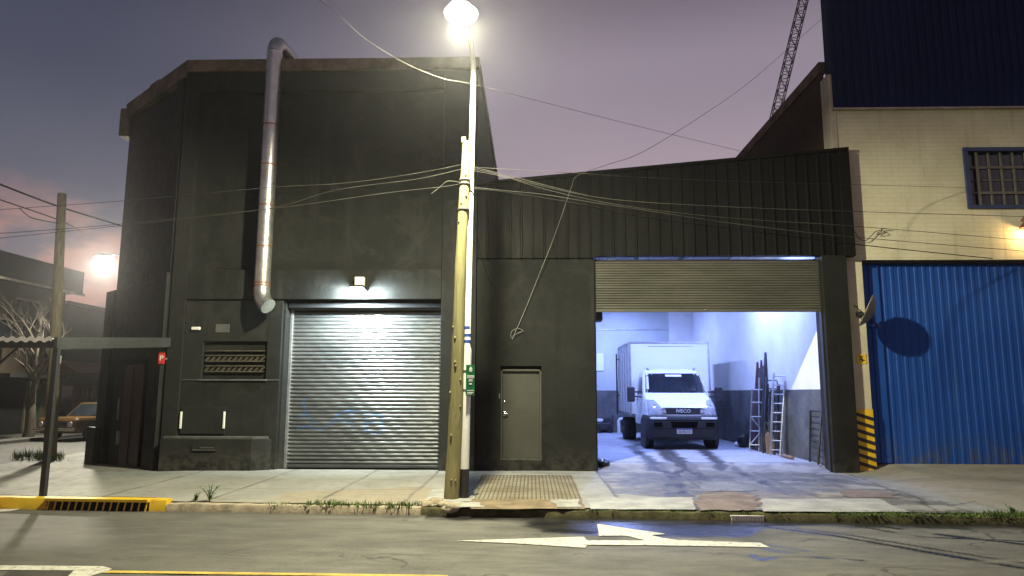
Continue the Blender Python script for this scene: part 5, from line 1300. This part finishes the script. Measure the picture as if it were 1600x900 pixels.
# ------------------------------------------------------------------ lights
def lamp(name, kind, loc, energy, col, **kw):
    d = bpy.data.lights.new(name, kind); d.energy = energy; d.color = col
    for k, v in kw.items():
        if k not in ('aim',): setattr(d, k, v)
    o = bpy.data.objects.new(name, d); COL.objects.link(o); o.location = loc
    if 'aim' in kw: o.rotation_euler = (V(kw['aim'])-V(loc)).to_track_quat('-Z', 'Y').to_euler()
    return o
def street_lamp_light(name, loc, energy, col, house):
    """Point lamp with a street luminaire's photometric curve: cut off above the horizon, wide along the street, narrow to the house side."""
    o = lamp(name, 'POINT', loc, energy, col, shadow_soft_size=.10); d = o.data; d.use_nodes = True; t = d.node_tree; n = t.nodes; L = t.links.new
    em = n['Emission']; tc = n.new('ShaderNodeTexCoord'); sx = n.new('ShaderNodeSeparateXYZ'); L(tc.outputs['Normal'], sx.inputs[0])
    def mth(op, a, b=0.):
        q = n.new('ShaderNodeMath'); q.operation = op
        for k, v in ((0, a), (1, b)):
            if hasattr(v, 'is_linked'): L(v, q.inputs[k])
            else: q.inputs[k].default_value = v
        return q.outputs[0]
    e = mth('MULTIPLY', sx.outputs[2], -1.)
    al = mth('MULTIPLY', sx.outputs[0], sx.outputs[0])
    a = mth('MULTIPLY_ADD', al, -.20) ; a.node.inputs[2].default_value = .02
    b = mth('MULTIPLY_ADD', al, -.80) ; b.node.inputs[2].default_value = house
    r = n.new('ShaderNodeMapRange'); r.interpolation_type = 'SMOOTHSTEP'
    L(e, r.inputs['Value']); L(a, r.inputs['From Min']); L(b, r.inputs['From Max'])
    L(r.outputs[0], em.inputs['Strength']); return o
street_lamp_light('post_lamp_light', LAMP+V((0,-.02,-.24)), 5900, (1.,.955,.66), .85)
lamp('side_lamp_light', 'AREA', SL+V((0,0,-.24)), 3100, (1.,.93,.74), shape='DISK', size=.5, aim=SL+V((.8,-1.8,-2)))
lamp('floodlight_light', 'AREA', (lx, FL-.34, 3.70), 620, (.80,.95,1.), shape='RECTANGLE', size=.22, size_y=.10, aim=(lx, FL+.6, 3.42))
for i, (x, y) in enumerate(LT):
    lamp('tube_light_glow', 'AREA', (x, y, 4.955), (175, 235, 480, 330)[i], (.30,.41,1.), shape='RECTANGLE', size=.14, size_y=1.2, aim=(x, y, 0))
lamp('gate_lamp_light', 'POINT', (lx2-.02, WF-.24, lz2-.2), 22, (1.,.66,.27), shadow_soft_size=.05)

# ------------------------------------------------------------------ thin haze volume added to give the lamps a glare halo
hm = bpy.data.materials.new('night haze'); hm.use_nodes = True; ht = hm.node_tree; ht.nodes.remove(ht.nodes['Principled BSDF'])
pv = ht.nodes.new('ShaderNodeVolumePrincipled'); pv.inputs['Color'].default_value = (.9,.9,.95,1); pv.inputs['Density'].default_value = .0008; pv.inputs['Anisotropy'].default_value = .85
ht.links.new(pv.outputs[0], ht.nodes['Material Output'].inputs['Volume'])
g = G(); g.box(-62, 62, -25, 125, -2.5, 36); o = g.build('halo_haze', hm); o['kind'] = 'stuff'

# ------------------------------------------------------------------ dusk sky
wd = bpy.data.worlds.new('World'); sc.world = wd; wd.use_nodes = True; nt = wd.node_tree; nn = nt.nodes; lk = nt.links
bg = nn['Background']
sky = nn.new('ShaderNodeTexSky'); sky.sky_type = 'NISHITA'; sky.sun_disc = False; sky.sun_elevation = R(-2.5); sky.sun_rotation = R(-60)
tc = nn.new('ShaderNodeTexCoord'); sx = nn.new('ShaderNodeSeparateXYZ'); lk.new(tc.outputs['Generated'], sx.inputs[0])
rp = nn.new('ShaderNodeValToRGB'); rp.color_ramp.interpolation = 'EASE'
el = rp.color_ramp.elements; el[0].position = 0.; el[0].color = (.40,.27,.27,1); el[1].position = 1.; el[1].color = (.035,.038,.06,1)
for p, c in ((.12,(.44,.32,.34)), (.26,(.41,.325,.38)), (.42,(.29,.24,.30)), (.52,(.17,.138,.18)), (.7,(.085,.08,.12))):
    e = el.new(p); e.color = c4(c)
lk.new(sx.outputs[2], rp.inputs[0])
rp2 = nn.new('ShaderNodeValToRGB'); rp2.color_ramp.interpolation = 'EASE'                         # cooler and darker towards the west
el = rp2.color_ramp.elements; el[0].position = 0.; el[0].color = (.26,.19,.185,1); el[1].position = 1.; el[1].color = (.035,.038,.06,1)
for p, c in ((.14,(.165,.145,.175)), (.27,(.098,.101,.143)), (.40,(.06,.065,.104)), (.52,(.036,.04,.07)), (.7,(.035,.038,.065))):
    e = el.new(p); e.color = c4(c)
lk.new(sx.outputs[2], rp2.inputs[0])
mr = nn.new('ShaderNodeMapRange'); mr.interpolation_type = 'SMOOTHSTEP'; mr.inputs['From Min'].default_value = -.55; mr.inputs['From Max'].default_value = .12; lk.new(sx.outputs[0], mr.inputs['Value'])
mx = nn.new('ShaderNodeMix'); mx.data_type = 'RGBA'; lk.new(mr.outputs[0], mx.inputs[0]); lk.new(rp2.outputs[0], mx.inputs[6]); lk.new(rp.outputs[0], mx.inputs[7])
# low pink and grey clouds
mp = nn.new('ShaderNodeMapping'); mp.inputs['Scale'].default_value = (5, 5, 11); lk.new(tc.outputs['Generated'], mp.inputs[0])
cn = nn.new('ShaderNodeTexNoise'); cn.inputs['Scale'].default_value = 1.3; cn.inputs['Detail'].default_value = 5; cn.inputs['Roughness'].default_value = .55; lk.new(mp.outputs[0], cn.inputs['Vector'])
cm = nn.new('ShaderNodeMapRange'); cm.interpolation_type = 'SMOOTHSTEP'; cm.inputs['From Min'].default_value = .37; cm.inputs['From Max'].default_value = .52; lk.new(cn.outputs['Fac'], cm.inputs['Value'])
cl = nn.new('ShaderNodeMapRange'); cl.interpolation_type = 'SMOOTHSTEP'; cl.inputs['From Min'].default_value = .27; cl.inputs['From Max'].default_value = .16; lk.new(sx.outputs[2], cl.inputs['Value'])
wsd = nn.new('ShaderNodeMapRange'); wsd.interpolation_type = 'SMOOTHSTEP'; wsd.inputs['From Min'].default_value = -.35; wsd.inputs['From Max'].default_value = -.5; lk.new(sx.outputs[0], wsd.inputs['Value'])
m1 = nn.new('ShaderNodeMath'); m1.operation = 'MULTIPLY'; lk.new(cm.outputs[0], m1.inputs[0]); lk.new(cl.outputs[0], m1.inputs[1])
m2 = nn.new('ShaderNodeMath'); m2.operation = 'MULTIPLY'; lk.new(m1.outputs[0], m2.inputs[0]); lk.new(wsd.outputs[0], m2.inputs[1])
cc = nn.new('ShaderNodeMix'); cc.data_type = 'RGBA'; cc.inputs[6].default_value = (.42,.22,.19,1); cc.inputs[7].default_value = (.25,.155,.15,1)
cmm = nn.new('ShaderNodeMapRange'); cmm.inputs['From Min'].default_value = .5; cmm.inputs['From Max'].default_value = .72; lk.new(cn.outputs['Fac'], cmm.inputs['Value']); lk.new(cmm.outputs[0], cc.inputs[0])
mc = nn.new('ShaderNodeMix'); mc.data_type = 'RGBA'; lk.new(m2.outputs[0], mc.inputs[0]); lk.new(mx.outputs[2], mc.inputs[6]); lk.new(cc.outputs[2], mc.inputs[7])
ad = nn.new('ShaderNodeMix'); ad.data_type = 'RGBA'; ad.blend_type = 'ADD'; ad.inputs[0].default_value = .05; lk.new(mc.outputs[2], ad.inputs[6]); lk.new(sky.outputs[0], ad.inputs[7])
lk.new(ad.outputs[2], bg.inputs['Color']); bg.inputs['Strength'].default_value = 1.0

# ------------------------------------------------------------------ render settings
vs = sc.view_settings; vs.view_transform = 'Standard'; vs.look = 'None'; vs.exposure = 0; vs.gamma = 1; vs.use_curve_mapping = False
cy_ = sc.cycles; cy_.use_denoising = True; cy_.max_bounces = 8; cy_.diffuse_bounces = 4; cy_.glossy_bounces = 4; cy_.sample_clamp_indirect = 6
